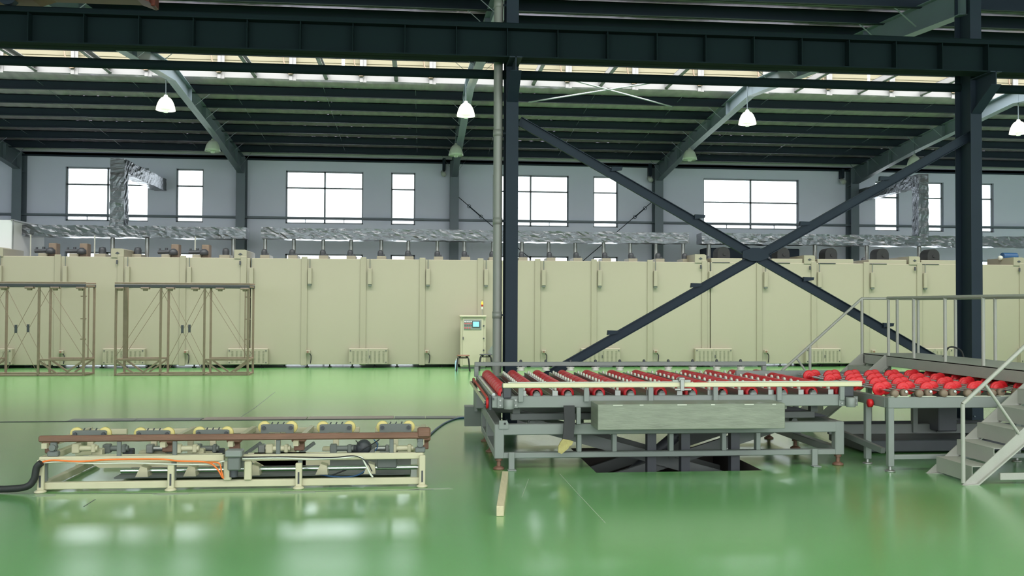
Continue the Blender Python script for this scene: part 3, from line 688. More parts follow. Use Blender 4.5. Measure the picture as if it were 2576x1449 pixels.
# ------------------------------------------------------------------ scaffold gantries
def gantry():
    y0, y1 = 23.5, 24.2; X = [at(v, 830, y0)[0] for v in (291, 404, 514, 624)]; T = 2.3
    t = thing('scaffold_gantry', (X[0], y0, 0), 'brown tubular gantry frame standing right of its twin, before the oven', 'frame', 'scaffold gantries in front of the oven')
    for Y in (y0, y1):
        for x in X: box(x-.025, x+.025, Y-.025, Y+.025, 0, T-.1, c=.004).build('post', 'gantry', t)
        MB().box(X[0]-.03, X[3]+.03, Y-.025, Y+.025, T-.04, T, c=.004).build('top_rail', 'gantry', t)
        MB().box(X[0]-.03, X[3]+.03, Y-.03, Y+.03, T-.125, T-.05, c=.006).build('top_beam', 'motor', t)
        box(X[0], X[3], Y-.025, Y+.025, 0, .045, c=.004).build('bottom_rail', 'gantry', t)
        for a, b in ((0, 1), (2, 3)):
            box(X[a], X[b], Y-.022, Y+.022, .37, .42, c=.004).build('lower_rail', 'gantry', t)
            mx = (X[a]+X[b])/2
            MB().bar((X[a]+.03, Y, .36), (mx-.08, Y, .05), .04, .04).build('strut', 'gantry', t); MB().bar((X[b]-.03, Y, .36), (mx+.08, Y, .05), .04, .04).build('strut', 'gantry', t)
        for a, b, za, zb in ((1, 2, T-.14, .05), (2, 1, T-.14, .05), (1, 0, T-.14, .45), (2, 3, T-.14, .45)):
            MB().tube([(X[a], Y-.01, za), (X[b], Y-.01, zb)], .006, 5).build('tie_wire', 'gantry', t)
        xm = (X[1]+X[2])/2; box(xm-.03, xm+.03, Y-.03, Y+.0, T/2-.1, T/2+.1, c=.005).build('turnbuckle_plate', 'motor', t)
    for x in X:
        for z in (.022, T-.09): box(x-.022, x+.022, y0, y1, z-.022, z+.022).build('cross_rail', 'gantry', t)
    for x in (X[0], X[3]): box(x-.02, x+.02, y0, y1, .37, .41).build('cross_rail', 'gantry', t)
    for i in range(6):
        x = X[0]+(X[3]-X[0])*(i+.15)/5.3
        m = MB(); m.box(x-.1, x+.1, y0-.05, y0+.1, T-.17, T-.125, c=.008); m.box(x-.05, x+.05, y0-.03, y0+.06, T-.21, T-.16, c=.008); m.build('clamp', 'gantry', t)
    for s_ in (.08, .16): box(X[3]-s_-.012, X[3]-s_+.012, y1-.1-s_, y1-.08-s_, .4, T-.1).build('guide_bar', 'gantry', t)
    for z in (.9, 1.4, 1.95): box(X[3]-.08, X[3]+.05, y0-.02, y0+.02, z-.015, z+.015).build('bracket', 'gantry', t)
    box(X[0]+.14, X[0]+.24, y0+.1, y0+.2, .4, T-.1).build('guide_post', 'gantry', t)
    return t
g1 = gantry(); g2 = dup(g1, (-3.925, 0, 0)); tag(g2, 'brown tubular gantry frame cut off by the left edge of the picture', 'frame', 'scaffold gantries in front of the oven')

# ------------------------------------------------------------------ low cream transfer frame on the left
Yf, Yb = 9.05, 10.5; XA, XB = -3.54, .03
def px(x, Y): return at(x, 1120, Y)[0]
lm = thing('transfer_frame', (-1.75, 9.8, 0), 'long low cream machine frame with a brown tube along its top, left', 'machine')
ZT0, ZT1, ZL0, ZL1 = .265, .325, .02, .085
xj0, xj1 = at(565, 1150, Yf)[0], at(612, 1150, Yf)[0]
for a, b in ((XA, xj0), (xj1, XB)): box(a, b, Yf-.03, Yf+.03, ZT0, ZT1, c=.006).build('top_rail', 'machine', lm)
box(XA, XB, Yf-.03, Yf+.03, ZL0, ZL1, c=.006).build('bottom_rail', 'machine', lm)
for x in (104, 431, 752, 1062):
    X = at(x, 1200, Yf-.04)[0]
    l = box(X-.03, X+.03, Yf-.07, Yf-.031, .02, ZT1-.02 if x in (104, 1062) else ZT0-.02, c=.006).build('leg', 'machine', lm)
    box(X-.008, X+.008, Yf-.074, Yf-.07, .05, .16).build('slot', 'motor', l)
    MB().lathe([(0, .0), (.05, 0), (.055, .012), (.035, .025), (0, .03)], (X, Yf-.06, 0), n=16).build('foot', 'machine', lm)
    box(X-.02, X+.02, Yf+.03, Yf+.07, ZL1, ZT0).build('gusset', 'grey', lm)
xseg = [(196, 320), (358, 905), (943, 1076)]
for a, b in xseg: box(px(a, Yb), px(b, Yb), Yb-.03, Yb+.03, .33, .39, c=.006).build('rear_rail', 'machine', lm)
for x in (200, 480, 760, 1060):
    X = at(x, 1100, Yb)[0]; box(X-.03, X+.03, Yb-.03, Yb+.03, 0, .33, c=.005).build('rear_leg', 'machine', lm)
box(XA+.1, XB, Yb-.03, Yb+.03, .06, .11, c=.005).build('rear_rail', 'machine', lm)
for x in (228, 490, 640, 785, 1065):
    X = at(x, 1080, Yb)[0]
    MB().bar((X, Yb, .385), (X-.02, Yf+.25, .385), .05, .05).build('cross_beam', 'machine', lm)
    m = MB(); m.box(X-.07, X+.07, Yf+.3, Yf+.42, .38, .44, c=.02); m.box(X-.05, X+.05, Yf+.34, Yf+.4, .3, .38, c=.008); m.build('bearing_block', 'rust', lm)
for X in (XA+.03, XB-.03): box(X-.03, X+.03, Yf, Yb, ZT0, ZT1, c=.005).build('end_rail', 'machine', lm)
for X in (XA+.03, XB-.03): box(X-.03, X+.03, Yf, Yb, ZL0, ZL1, c=.005).build('end_rail', 'machine', lm)
# brown tube on pillars
YT = 9.05; zt = .49
MB().box(-3.55, .085, YT-.03, YT+.03, zt-.03, zt+.03, c=.012).build('long_tube', 'rust', lm)
box(-.03, .1, YT-.04, YT+.05, zt-.02, zt+.075, c=.015).build('tube_clamp', 'rust', lm)
for X in (-3.42, 0): 
    m = MB(); m.box(X-.05, X+.05, YT-.03, YT+.04, ZT1, ZT1+.05, c=.01); m.box(X-.03, X+.03, YT-.02, YT+.03, ZT1+.05, zt-.03, c=.01); m.cyl((X, YT-.04, .41), (X, YT+.04, .41), .03, n=12); m.build('pillar', 'grey_d', lm)
for x in (300, 440, 700, 985): 
    X = at(x, 1120, YT)[0]; box(X-.02, X+.02, YT-.015, YT+.015, ZT1-.01, zt-.03, c=.005).build('tube_support', 'grey_d', lm)
# wheel bogies
def bogie(xc, yc, Y, w_, label=None):
    X, Z = at(xc, yc, Y); h = .048
    b = MB(); b.prism([(X-w_/2, Z-h-.02), (X-w_/2+.05, Z-h-.02), (X-w_/2+.09, Z-h+.01), (X+w_/2-.09, Z-h+.01), (X+w_/2-.05, Z-h-.02), (X+w_/2, Z-h-.02), (X+w_/2, Z+h-.01), (X+w_/2-.02, Z+h), (X-w_/2+.02, Z+h), (X-w_/2, Z+h-.01)], 1, Y-.012, Y)
    o = b.build('bogie_plate', 'grey_d', lm)
    for s_ in (-1, 1):
        c = (X+s_*(w_/2-.03), Y+.035, Z+.01)
        MB().lathe([(0, -.02), (.06, -.02), (.066, -.01), (.066, .01), (.06, .02), (0, .02)], c, (0, 1, 0), 22).build('wheel', 'yellow', o)
        MB().cyl((c[0], Y-.03, c[2]), (c[0], Y-.012, c[2]), .02, n=10).build('axle', 'motor', o)
    for k in (-1, 0, 1): MB().cyl((X+k*.06, Y-.006, Z+h), (X+k*.06+.012, Y-.006, Z+h+.022), .007, n=6).build('bolt', 'motor', o)
    m = MB(); m.box(X-.03, X+.03, Y+.01, Y+.05, .2, Z-.02, c=.004); m.box(X-.14, X+.14, Y-.02, Y+.08, .2, .24, c=.006); m.build('lift_post', 'machine', o)
for xc, yc, Y in ((226, 1094, 9.9), (386, 1094, 9.9), (535, 1092, 9.9), (698, 1078, 10.0), (845, 1078, 10.0), (995, 1077, 10.0)): bogie(xc, yc, Y, .34)
# actuators, cylinders and small fittings between the rails
for i, x in enumerate((215, 292, 400, 470, 520, 680, 700, 860, 955, 1010)):
    Y = 9.45+.2*(i % 3); X, Z = at(x, 1128, Y)
    m = MB(); m.cyl((X-.1, Y, Z), (X+.12, Y, Z), .028, n=12); m.box(X-.12, X-.05, Y-.04, Y+.04, Z-.045, Z+.045, c=.008); m.box(X+.06, X+.1, Y-.035, Y+.035, Z-.04, Z+.04, c=.008); m.build('air_cylinder', ('machine', 'grey_d', 'alu')[i % 3], lm)
    X, Z = at(x+32, 1133, Y+.1); box(X-.05, X+.05, Y+.05, Y+.15, .2, Z+.02, c=.01).build('mounting_block', ('machine', 'motor', 'grey')[i % 3], lm)
for x in (635, 770, 930): 
    X, Z = at(x, 1128, 9.8); MB().bar((X-.08, 9.75, Z-.06), (X+.08, 9.85, Z+.05), .03, .03).build('lever', 'grey_d', lm)
X, Z = at(915, 1125, 9.7)
m = MB(); m.lathe([(0, -.09), (.05, -.085), (.075, -.05), (.08, .02), (.07, .07), (0, .08)], (X, 9.7, Z), (0, 1, 0), 20); m.cyl((X-.17, 9.72, Z-.02), (X-.05, 9.72, Z-.02), .045, n=14); m.build('motor', 'motor', lm)
# junction box hanging on the front rail
X0, Z1 = at(567, 1133, Yf-.1); X1, Z0 = at(609, 1178, Yf-.1)
jb = box(X0, X1, Yf-.13, Yf+.02, (Z0+Z1)/2+.02, Z1, c=.012).build('junction_box', 'grey', lm)
box(X0+.02, X1-.02, Yf-.11, Yf, Z0-.02, (Z0+Z1)/2+.02, c=.01).build('gearbox', 'grey_d', jb)
m = MB(); m.cyl(((X0+X1)/2-.01, Yf-.04, Z0-.09), ((X0+X1)/2-.01, Yf-.04, Z0-.02), .04, n=12); m.build('coupling', 'motor', jb)
for dx in (-.07, .12): box((X0+X1)/2+dx-.035, (X0+X1)/2+dx+.035, Yf-.05, Yf, ZL1, ZT0+.0, c=.008).build('upright', 'machine', lm)
box(-3.0, -.1, 9.45, 10.35, .035, .05, c=.004).build('shade_pan', 'grey_d', lm)  # added dark plate: imitates shade under the frame and blocks the floor reflection
# lower shaft, plates
MB().cyl((-2.9, 9.35, .13), (-.02, 9.35, .13), .022, n=12).build('shaft', 'chrome', lm)
for xa, xb in ((225, 560), (625, 770), (640, 830), (955, 1000)):
    A, B = at(xa, 1160, 9.5)[0], at(xb, 1160, 9.5)[0]; MB().prism([(A, .2), (A+.1, .14), (B, .14), (B, .27), (A, .27)], 1, 9.48, 9.5).build('side_plate', 'machine' if xa != 955 else 'grey_d', lm)
for x in (360, 480, 640, 810, 930):
    X = at(x, 1190, 9.3)[0]; m = MB(); m.prism([(X-.06, .085), (X+.06, .085), (X+.05, .17), (X-.01, .19)], 1, 9.25, 9.4); m.build('shaft_bearing', 'machine', lm)
X0, X1 = at(948, 1160, 9.3)[0], at(998, 1190, 9.3)[0]; box(X0, X1, 9.3, 9.45, .13, .25, c=.01).build('control_box', 'grey_d', lm)
# cables on the frame
def wpts(pts, Y): return [(at(x, y, Y)[0], Y, at(x, y, Y)[1]) for x, y in pts]
def smooth(pts, n=6):
    P = [Vector(p) for p in pts]; P = [P[0]]+P+[P[-1]]; out = []
    for i in range(1, len(P)-2):
        for k in range(n):
            t = k/n; a, b, c, d = P[i-1:i+3]; out.append(.5*((2*b)+(c-a)*t+(2*a-5*b+4*c-d)*t*t+(3*b-a-3*c+d)*t**3))
    return out+[P[-2]]
MB().tube(smooth(wpts([(98, 1166), (130, 1158), (200, 1161), (280, 1156), (400, 1155), (450, 1160), (520, 1163), (545, 1178), (560, 1202)], Yf-.075)), .009, 6).build('orange_cable', 'orange', lm)
MB().tube(smooth(wpts([(520, 1163), (550, 1165), (557, 1185), (562, 1204)], Yf-.08)), .008, 6).build('orange_cable', 'orange', lm)
MB().tube(smooth(wpts([(100, 1165), (160, 1162), (230, 1166), (340, 1165), (440, 1168), (520, 1168), (565, 1160)], Yf-.07)), .007, 6).build('pale_cable', 'white', lm)
MB().tube(smooth(wpts([(610, 1154), (700, 1152), (780, 1155), (860, 1152), (905, 1149), (918, 1165), (930, 1190), (938, 1200)], Yf-.06)), .009, 6).build('pale_cable', 'white', lm)
MB().tube(smooth(wpts([(610, 1150), (720, 1149), (830, 1151), (890, 1147), (920, 1160), (936, 1186)], Yf-.065)), .006, 6).build('dark_cable', 'black', lm)
MB().tube(smooth(wpts([(800, 1192), (830, 1198), (870, 1200), (900, 1195), (925, 1180)], 9.3)), .008, 6).build('blue_tube', 'blue', lm)
MB().tube(smooth(wpts([(828, 1198), (860, 1186), (880, 1178)], 9.35)), .008, 6).build('dark_cable', 'black', lm)
MB().tube(smooth(wpts([(940, 1105), (950, 1120), (944, 1135)], 9.6)), .006, 6).build('blue_tube', 'blue', lm)
MB().tube(smooth(wpts([(905, 1135), (935, 1118), (955, 1105)], 9.55)), .006, 6).build('dark_cable', 'black', lm)
MB().tube(smooth(wpts([(895, 1108), (905, 1120)], 9.6)), .006, 6).build('dark_cable', 'black', lm)
# black hose lying on the floor at the left
h = [(-4.6, 9.2, .033), (-4.2, 9.1, .033), (-3.95, 9.0, .036)]
h += [(at(60, 1210, 8.94)[0], 8.94, .06), (at(85, 1190, 8.94)[0], 8.94, .13), (at(92, 1172, 8.94)[0], 8.94, .24), (at(104, 1163, 8.94)[0], 8.94, .285)]
tag(MB().tube(smooth(h), .032, 12).build('black_hose', 'black'), 'thick black cable hose bending from the floor up to the left machine frame', 'hose')
MB_ = MB().tube(smooth([(-4.7, 8.85, .02), (-4.3, 8.95, .02), (-3.98, 9.0, .02)]), .018, 8)
tag(MB_.build('thin_hose', 'black'), 'thinner black hose on the floor at the left edge, under the thick one', 'hose')
bh = [(*fl(*q_), .013) for q_ in ((1060, 1112), (1073, 1103), (1086, 1092), (1102, 1078), (1122, 1065), (1148, 1055), (1170, 1053))]
tag(MB().tube(smooth(bh), .013, 8).build('blue_hose', 'blue'), 'thin dark blue hose on the floor between the left frame and the floor channel', 'hose')

# ------------------------------------------------------------------ roller lift table
TX0, TX1, TYF, TYB = .79, 4.68, 9.9, 11.95
lt = thing('roller_lift_table', (2.7, 11.2, 0), 'grey lift table with red rollers and a cream front rail, centre right', 'conveyor')
for Y in (TYF, TYB):
    box(TX0, TX1, Y-.05, Y+.05, .37, .485, c=.008).build('frame_top_rail', 'grey', lt)
    box(TX0, TX1, Y-.045, Y+.045, .12, .18, c=.008).build('frame_bottom_rail', 'grey', lt)
for X in (TX0, TX1):
    box(X, X+.1 if X == TX0 else X-.1, TYF+.05, TYB-.05, .37, .485, c=.008).build('frame_side_rail', 'grey', lt)
    box(X, X+.1 if X == TX0 else X-.1, TYF+.05, TYB-.05, .12, .2, c=.008).build('frame_side_rail', 'grey', lt)
    for Y in (TYF, (TYF+TYB)/2+.15, TYB):
        Xa = X+.05 if X == TX0 else X-.05
        box(Xa-.052, Xa+.052, Y-.052, Y+.052, .12, .487, c=.008).build('frame_leg', 'grey', lt)
        f_ = MB(); f_.cyl((Xa, Y, .03), (Xa, Y, .12), .022, n=10); f_.lathe([(0, 0), (.06, 0), (.062, .015), (.03, .035), (0, .035)], (Xa, Y, 0), n=16); f_.cyl((Xa, Y, .095), (Xa, Y, .12), .04, n=6); f_.build('levelling_foot', 'rust', lt)
for x in (1458, 1547, 1690, 1823, 1909):
    X = at(x, 1115, TYF-.05)[0]
    for Y in (TYF, TYB): box(X-.025, X+.025, Y-.04, Y+.04, .18, .37, c=.005).build('frame_upright', 'grey', lt)
for x in (1287, 2050):
    X = at(x, 1160, TYF-.07)[0]
    m = MB(); m.box(X-.032, X+.032, TYF-.075, TYF-.05, .0, .19, c=.005); m.box(X-.045, X+.045, TYF-.14, TYF-.05, 0, .012, c=.003); m.build('floor_bracket', 'grey', lt)
X = at(1266, 1060, TYF)[0]
m = MB(); m.prism([(X-.05, .44), (X+.05, .44), (X+.05, .5), (X+.035, .53), (X-.05, .53)], 1, TYF-.065, TYF-.05); tab = m.build('lug_plate', 'grey', lt)
MB().cyl((X+.012, TYF-.07, .495), (X+.012, TYF-.064, .495), .012, n=10).build('hole', 'black', tab)
# scissor arms down into the pit
for Y in (10.35, 11.05):
    MB().bar((1.2, Y, .44), (3.75, Y, -.28), .05, .13).build('scissor_arm', 'grey_d', lt); MB().bar((4.35, Y+.06, .44), (2.0, Y+.06, -.28), .05, .13).build('scissor_arm', 'grey_d', lt)
for X in (1.25, 2.0, 2.85, 3.75, 4.3): 
    Z = .44 if X in (1.25, 4.3) else .05 if X == 2.85 else -.28; MB().cyl((X, 10.3, Z), (X, 11.15, Z), .035, n=12).build('pivot_shaft', 'grey_d', lt)
m = MB(); m.cyl((2.3, 10.7, -.35), (3.0, 10.7, .22), .07, n=14); m.cyl((3.0, 10.7, .22), (3.35, 10.7, .4), .04, n=12); m.build('hydraulic_cylinder', 'motor', lt)
m = MB(); m.box(1.9, 3.9, 9.75, 9.85, -.5, -.35); m.box(1.9, 3.9, 11.0, 11.1, -.5, -.35); m.build('pit_base', 'motor', lt)
for x in (1640, 1725, 1850): 
    X = at(x, 1150, 10.0)[0]; box(X-.05, X+.05, 10.0, 10.1, -.45, .36).build('lift_guide', 'motor', lt)
# upper roller bed
UZ0, UZ1 = .66, .785; UX0, UX1, UYB = .86, 4.64, 12.72
box(UX0, UX1, TYF-.05, TYF+.05, UZ0, UZ1, c=.008).build('bed_beam', 'grey', lt); box(UX0, UX1, UYB-.05, UYB+.05, UZ0, UZ1, c=.008).build('bed_beam', 'grey', lt)
for X in (UX0-.1, UX1): box(X, X+.1, TYF-.05, UYB+.05, UZ0+.0, UZ1, c=.008).build('bed_end_beam', 'grey', lt)
for X in (2.0, 3.3): box(X-.04, X+.04, TYF+.05, UYB-.05, UZ0, UZ1-.04).build('bed_cross_beam', 'grey_d', lt)
box(1.0, 4.5, 10.2, 10.3, .485, .56, c=.006).build('lift_carrier', 'grey_d', lt); box(1.0, 4.5, 11.6, 11.7, .485, .56, c=.006).build('lift_carrier', 'grey_d', lt)
for X in (1.02, 4.45):
    for Y in (10.2, 11.6): box(X, X+.08, Y, Y+.08, .56, UZ0).build('carrier_post', 'grey_d', lt)
for xx in (1280,):
    X = at(xx, 1015, TYF-.1)[0]
    m = MB(); m.lathe([(0, 0), (.05, 0), (.052, .005), (.052, .1), (.045, .105), (0, .105)], (X, TYF-.1, UZ0-.005), n=20); m.box(X-.12, X-.05, TYF-.07, TYF-.05, UZ0, UZ1-.01, c=.004); m.box(X+.05, X+.1, TYF-.07, TYF-.05, UZ0, UZ1-.02, c=.004); cy = m.build('stop_cylinder', 'grey', lt)
    for dx in (-.09, .075):
        for z in (UZ0+.03, UZ1-.04): MB().cyl((X+dx, TYF-.082, z), (X+dx, TYF-.07, z), .011, n=6).build('bolt', 'alu', cy)
    dup(cy, (at(2140, 1005, TYF-.1)[0]-X, 0, .0))
    box(X-.06, X+.03, TYF-.08, TYF+.1, UZ1-.02, UZ1+.13, c=.01).build('drive_housing', 'motor', lt)
    box(at(2125, 985, TYF)[0]-.05, at(2125, 985, TYF)[0]+.07, TYF-.08, TYF+.05, UZ1-.02, UZ1+.12, c=.01).build('drive_housing', 'motor', lt)
RX = [.905+.3445*i for i in range(12)]; RZ = .805; RY0, RY1 = 9.95, 12.62
slv = []
for i, X in enumerate(RX):
    r_ = MB().cyl((X, RY0-.06, RZ), (X, RY1+.06, RZ), .03, n=12).build('roller', 'grey_d', lt)
    if i == 0:
        n = 10; L = (RY1-RY0)/n; y0_ = RY0+L/2
        s0_ = MB().lathe([(.04, -L/2+.002), (.069, -L/2+.002), (.072, -L/2+.02), (.0723, 0), (.072, L/2-.02), (.069, L/2-.002), (.04, L/2-.002)], (X, y0_, RZ), (0, 1, 0), 22).build('rubber_sleeve', 'red', r_)
        for k in range(1, n): dup(s0_, (0, k*L, 0))
        b0 = MB().lathe([(0, -.05), (.034, -.05), (.042, -.04), (.042, 0), (0, 0)], (X, RY0-.01, RZ-.02), (0, 1, 0), 16).build('bearing', 'grey', r_); dup(b0, (0, RY1-RY0+.07, 0))
        first = r_
    else:
        for ch in list(first.children): dup(ch, (X-RX[0], 0, 0), r_)
wr = None
for i, X in enumerate(RX[1:]):
    xx = X-.15
    if wr is None:
        m = MB(); m.box(xx-.025, xx+.025, RY0-.05, RY1+.02, .735, .785, c=.004); m.box(xx-.025, xx-.008, RY0-.05, RY1+.02, .785, .842); m.box(xx+.012, xx+.025, RY0-.05, RY1+.02, .785, .815)
        wr = m.build('wheel_rail', 'alu', lt)
        w0 = MB().lathe([(0, -.012), (.024, -.012), (.028, -.006), (.028, .006), (.024, .012), (0, .012)], (xx+.02, RY0+.05, .842), (1, 0, 0), 14).build('wheel', 'white', wr)
        for k in range(1, 13): dup(w0, (0, k*.21, 0))
        e = MB().box(xx-.028, xx+.035, RY0-.058, RY0-.05, .735, .84, c=.003).build('end_plate', 'alu', wr); MB().box(xx-.015, xx+.025, RY0-.066, RY0-.058, .755, .785, c=.004).build('end_plug', 'black', wr)
        wx0 = xx
    else: dup(wr, (xx-wx0, 0, 0))
tp = None
for i in range(11):
    X = (RX[i]+RX[i+1])/2
    if tp is None: tp = box(X-.05, X+.13, RY0, RY1, .715, .728).build('tray_plate', 'grey', lt); tx = X
    else: dup(tp, (X-tx, 0, 0))
# cream front rail on short posts
gr = MB(); gr.box(.872, 3.0, TYF-.1, TYF-.06, .878, .928, c=.008); gr.box(3.1, 4.87, TYF-.1, TYF-.06, .878, .928, c=.008)
MB().box(.872, 4.87, TYF-.1, TYF-.06, .878, .928, c=.008).build('guide_rail', 'railcream', lt)
for a, b in ((.93, 2.92), (3.12, 4.87)): box(a, b, TYF-.1, TYF-.03, .930, .938, c=.002).build('rail_strip', 'white', lt)
for x in (1310, 1475, 1637, 1800, 1960, 2118):
    X = at(x, 1000, TYF-.07)[0]; box(X-.027, X+.027, TYF-.085, TYF-.05, .725, .88, c=.004).build('rail_post', 'grey', lt)
X = at(1717, 966, TYF-.13)[0]
m = MB(); m.box(X-.022, X+.022, TYF-.13, TYF-.095, .84, .965, c=.005); m.box(X-.035, X+.03, TYF-.12, TYF-.04, .945, .985, c=.005); m.cyl((X-.1, TYF-.08, .945), (X+.1, TYF-.08, .945), .016, n=10); m.cyl((X-.08, TYF-.11, .855), (X+.1, TYF-.11, .855), .014, n=10)
m.build('sensor_bracket', 'alu', lt)
# grey rear rail with hanging grooved guide wheels
YRr = 12.75
box(.74, 4.89, YRr-.04, YRr+.04, .922, .978, c=.006).build('rear_rail', 'grey', lt)
for X in (.765, 4.865): box(X-.03, X+.03, YRr-.035, YRr+.035, UZ1-.01, .922, c=.005).build('rail_post', 'grey', lt)
gw = None
for x in (1310, 1373, 1435, 1498, 1559, 1620, 1681, 1742, 1803, 1863):
    X = at(x, 925, YRr)[0]
    if gw is None:
        gw = MB().lathe([(0, -.025), (.057, -.025), (.06, -.02), (.04, 0), (.06, .02), (.057, .025), (0, .025)], (X, YRr, .882), n=20).build('guide_wheel', 'white', lt)
        m = MB(); m.cyl((X, YRr, .9), (X, YRr, .923), .02, n=10); m.lathe([(.02, 0), (.02, .02), (.012, .03), (0, .032)], (X, YRr, .978), n=10); m.build('wheel_pin', 'motor', gw); gx = X
    else: dup(gw, (X-gx, 0, 0))
# belt drive on the left end
MB().bar((.68, 12.7, .705), (.70, 10.0, .70), .02, .03).build('belt_guard', 'railcream', lt)
MB().bar((.72, 12.7, .75), (.735, 10.0, .735), .012, .03).build('drive_belt', 'red', lt)
for Y in (10.0, 12.68): 
    p_ = MB().lathe([(0, -.018), (.06, -.018), (.06, .018), (0, .018)], (.725, Y, .70), (1, 0, 0), 20).build('pulley', 'red' if Y < 11 else 'seat', lt)
    MB().cyl((.69, Y, .70), (.76, Y, .70), .02, n=10).build('pulley_hub', 'motor', p_)
m = MB(); m.box(.73, .76, TYF-.02, TYF+.12, .63, .79, c=.005); m.cyl((.77, TYF-.07, .76), (.77, TYF-.05, .76), .014, n=8); m.build('bearing_plate', 'motor', lt)
MB().cyl((.79, 10.0, .79), (.79, 12.6, .79), .018, n=10).build('guide_rod', 'chrome', lt)
box(.70, .84, 11.7, 11.85, .45, .66, c=.01).build('motor_mount', 'grey', lt)
m = MB(); m.prism([(12.95, .34), (13.2, .34), (13.14, .06), (13.0, .06)], 0, .62, 1.0); m.build('drip_tray', 'grey', lt); box(.74, .78, 12.7, 12.98, .3, .7).build('tray_arm', 'grey', lt)
# streaked grey cover box hung on the front
X0, X1 = at(1504, 1040, 9.45)[0], at(1975, 1040, 9.45)[0]
cbx = box(X0, X1, 9.45, TYF-.055, .47, .735, c=.005).build('cover_box', 'streak', lt)
for i, fx in enumerate((.08, .22, .42, .6, .78, .93)): box(X0+(X1-X0)*fx, X0+(X1-X0)*fx+(.1 if i % 2 == 0 else .04), 9.447, 9.452, .722, .73).build('edge_tape', 'white', cbx)
X = at(1456, 1045, 9.8)[0]; box(X-.025, X+.02, 9.78, 9.83, .49, .67, c=.004).build('hanger', 'grey', lt)
X0, X1 = at(1976, 1040, 9.9)[0], at(2070, 1040, 9.9)[0]
box(X0, X0+.1, 10.1, 10.2, .6, .66, c=.006).build('sensor_box', 'white', lt); m = MB(); m.prism([(X0, .49), (X1+.25, .49), (X0+.3, .6), (X0, .62)], 1, 10.3, 10.34); m.build('side_sheet', 'motor', lt)
m = MB(); m.prism([(X0+.2, .64), (X1+.15, .64), (X1-.05, .46), (X0+.25, .46)], 1, 11.0, 11.3); m.build('chute', 'grey', lt)
# black sleeve with a torn foam end hanging under the table
P0, P1, P2 = at(1431, 1020, 9.82), at(1432, 1060, 9.8), at(1428, 1104, 9.77)
cs = thing('cable_sleeve', (P0[0], 9.8, P0[1]), 'black flat sleeve with a torn yellow end hanging under the lift table', 'sleeve')
m = MB(); ww = .058
m.add([(P[0]+s_*ww, y, P[1]) for P, y in ((P0, 9.82), (P1, 9.8), (P2, 9.77)) for s_ in (-1, 1)]+[(P[0]+s_*ww, y-.03, P[1]) for P, y in ((P0, 9.82), (P1, 9.8), (P2, 9.77)) for s_ in (-1, 1)],
      [(0, 1, 3, 2), (2, 3, 5, 4), (6, 7, 9, 8), (8, 9, 11, 10), (0, 2, 8, 6), (2, 4, 10, 8), (1, 3, 9, 7), (3, 5, 11, 9), (0, 1, 7, 6), (4, 5, 11, 10)]); m.build('sleeve', 'black', cs)
q = [at(*v, 9.76) for v in ((1416, 1103), (1441, 1109), (1438, 1118), (1431, 1122), (1428, 1128), (1412, 1141), (1403, 1137), (1404, 1122), (1409, 1112))]
MB().prism(q, 1, 9.73, 9.765).build('foam_end', 'foam', cs)

# ------------------------------------------------------------------ disc conveyor on the right
dc = thing('disc_conveyor', (6.3, 11, 0), 'grey conveyor with rows of red discs running under the bridge, right', 'conveyor')
CX0, CX1, CYF, CYB = 4.97, 8.3, 9.45, 11.95
for Y in (CYF, CYB): box(CX0, CX1, Y-.03, Y+.05, .675, .795, c=.008).build('side_beam', 'grey', dc)
for X in (CX0, 6.6, CX1-.06): box(X, X+.06, CYF+.05, CYB-.03, .675, .79, c=.006).build('cross_beam', 'grey', dc)
for X in (CX0, 6.75, CX1-.07):
    for Y in (CYF, 9.95, CYB):
        lg = box(X, X+.065, Y-.03, Y+.035, .055, .68, c=.006).build('leg', 'grey', dc)
        m = MB(); m.cyl((X+.03, Y, .01), (X+.03, Y, .056), .02, n=8); m.lathe([(0, 0), (.055, 0), (.05, .014), (.02, .018), (0, .018)], (X+.03, Y, 0), n=14); m.build('foot', 'alu', lg)
for Y in (CYF, CYB): box(CX0+.06, CX1, Y-.025, Y+.025, .13, .18, c=.005).build('lower_rail', 'grey', dc)
box(CX0+.06, CX1, 11.0, 11.05, .18, .3, c=.005).build('lower_rail', 'grey_d', dc)
for x in (2300, 2360): 
    X = at(x, 1040, 11.0)[0]; box(X-.03, X+.03, 10.97, 11.03, .2, .68).build('inner_post', 'grey_d', dc)
q0, q1 = at(2361, 1025, 10.8), at(2408, 1085, 10.8)
box(q0[0], q1[0], 10.8, 11.3, q1[1], .68, c=.01).build('drive_box', 'motor', dc)
q0, q1 = at(2122, 1060, 11.85), at(2410, 1086, 11.85)
box(q0[0], 7.6, 11.82, 11.88, q1[1], q0[1], c=.01).build('dark_beam', 'motor', dc)
box(5.3, 7.7, 10.6, 11.6, .02, .16, c=.01).build('shade_block', 'motor', dc)  # added dark box standing in for the shaded floor under the conveyor
MB().bar((4.72, 11.4, .42), (5.0, 9.6, .2), .05, .06).build('stay', 'grey_d', dc)
ax0 = None; NA = 23
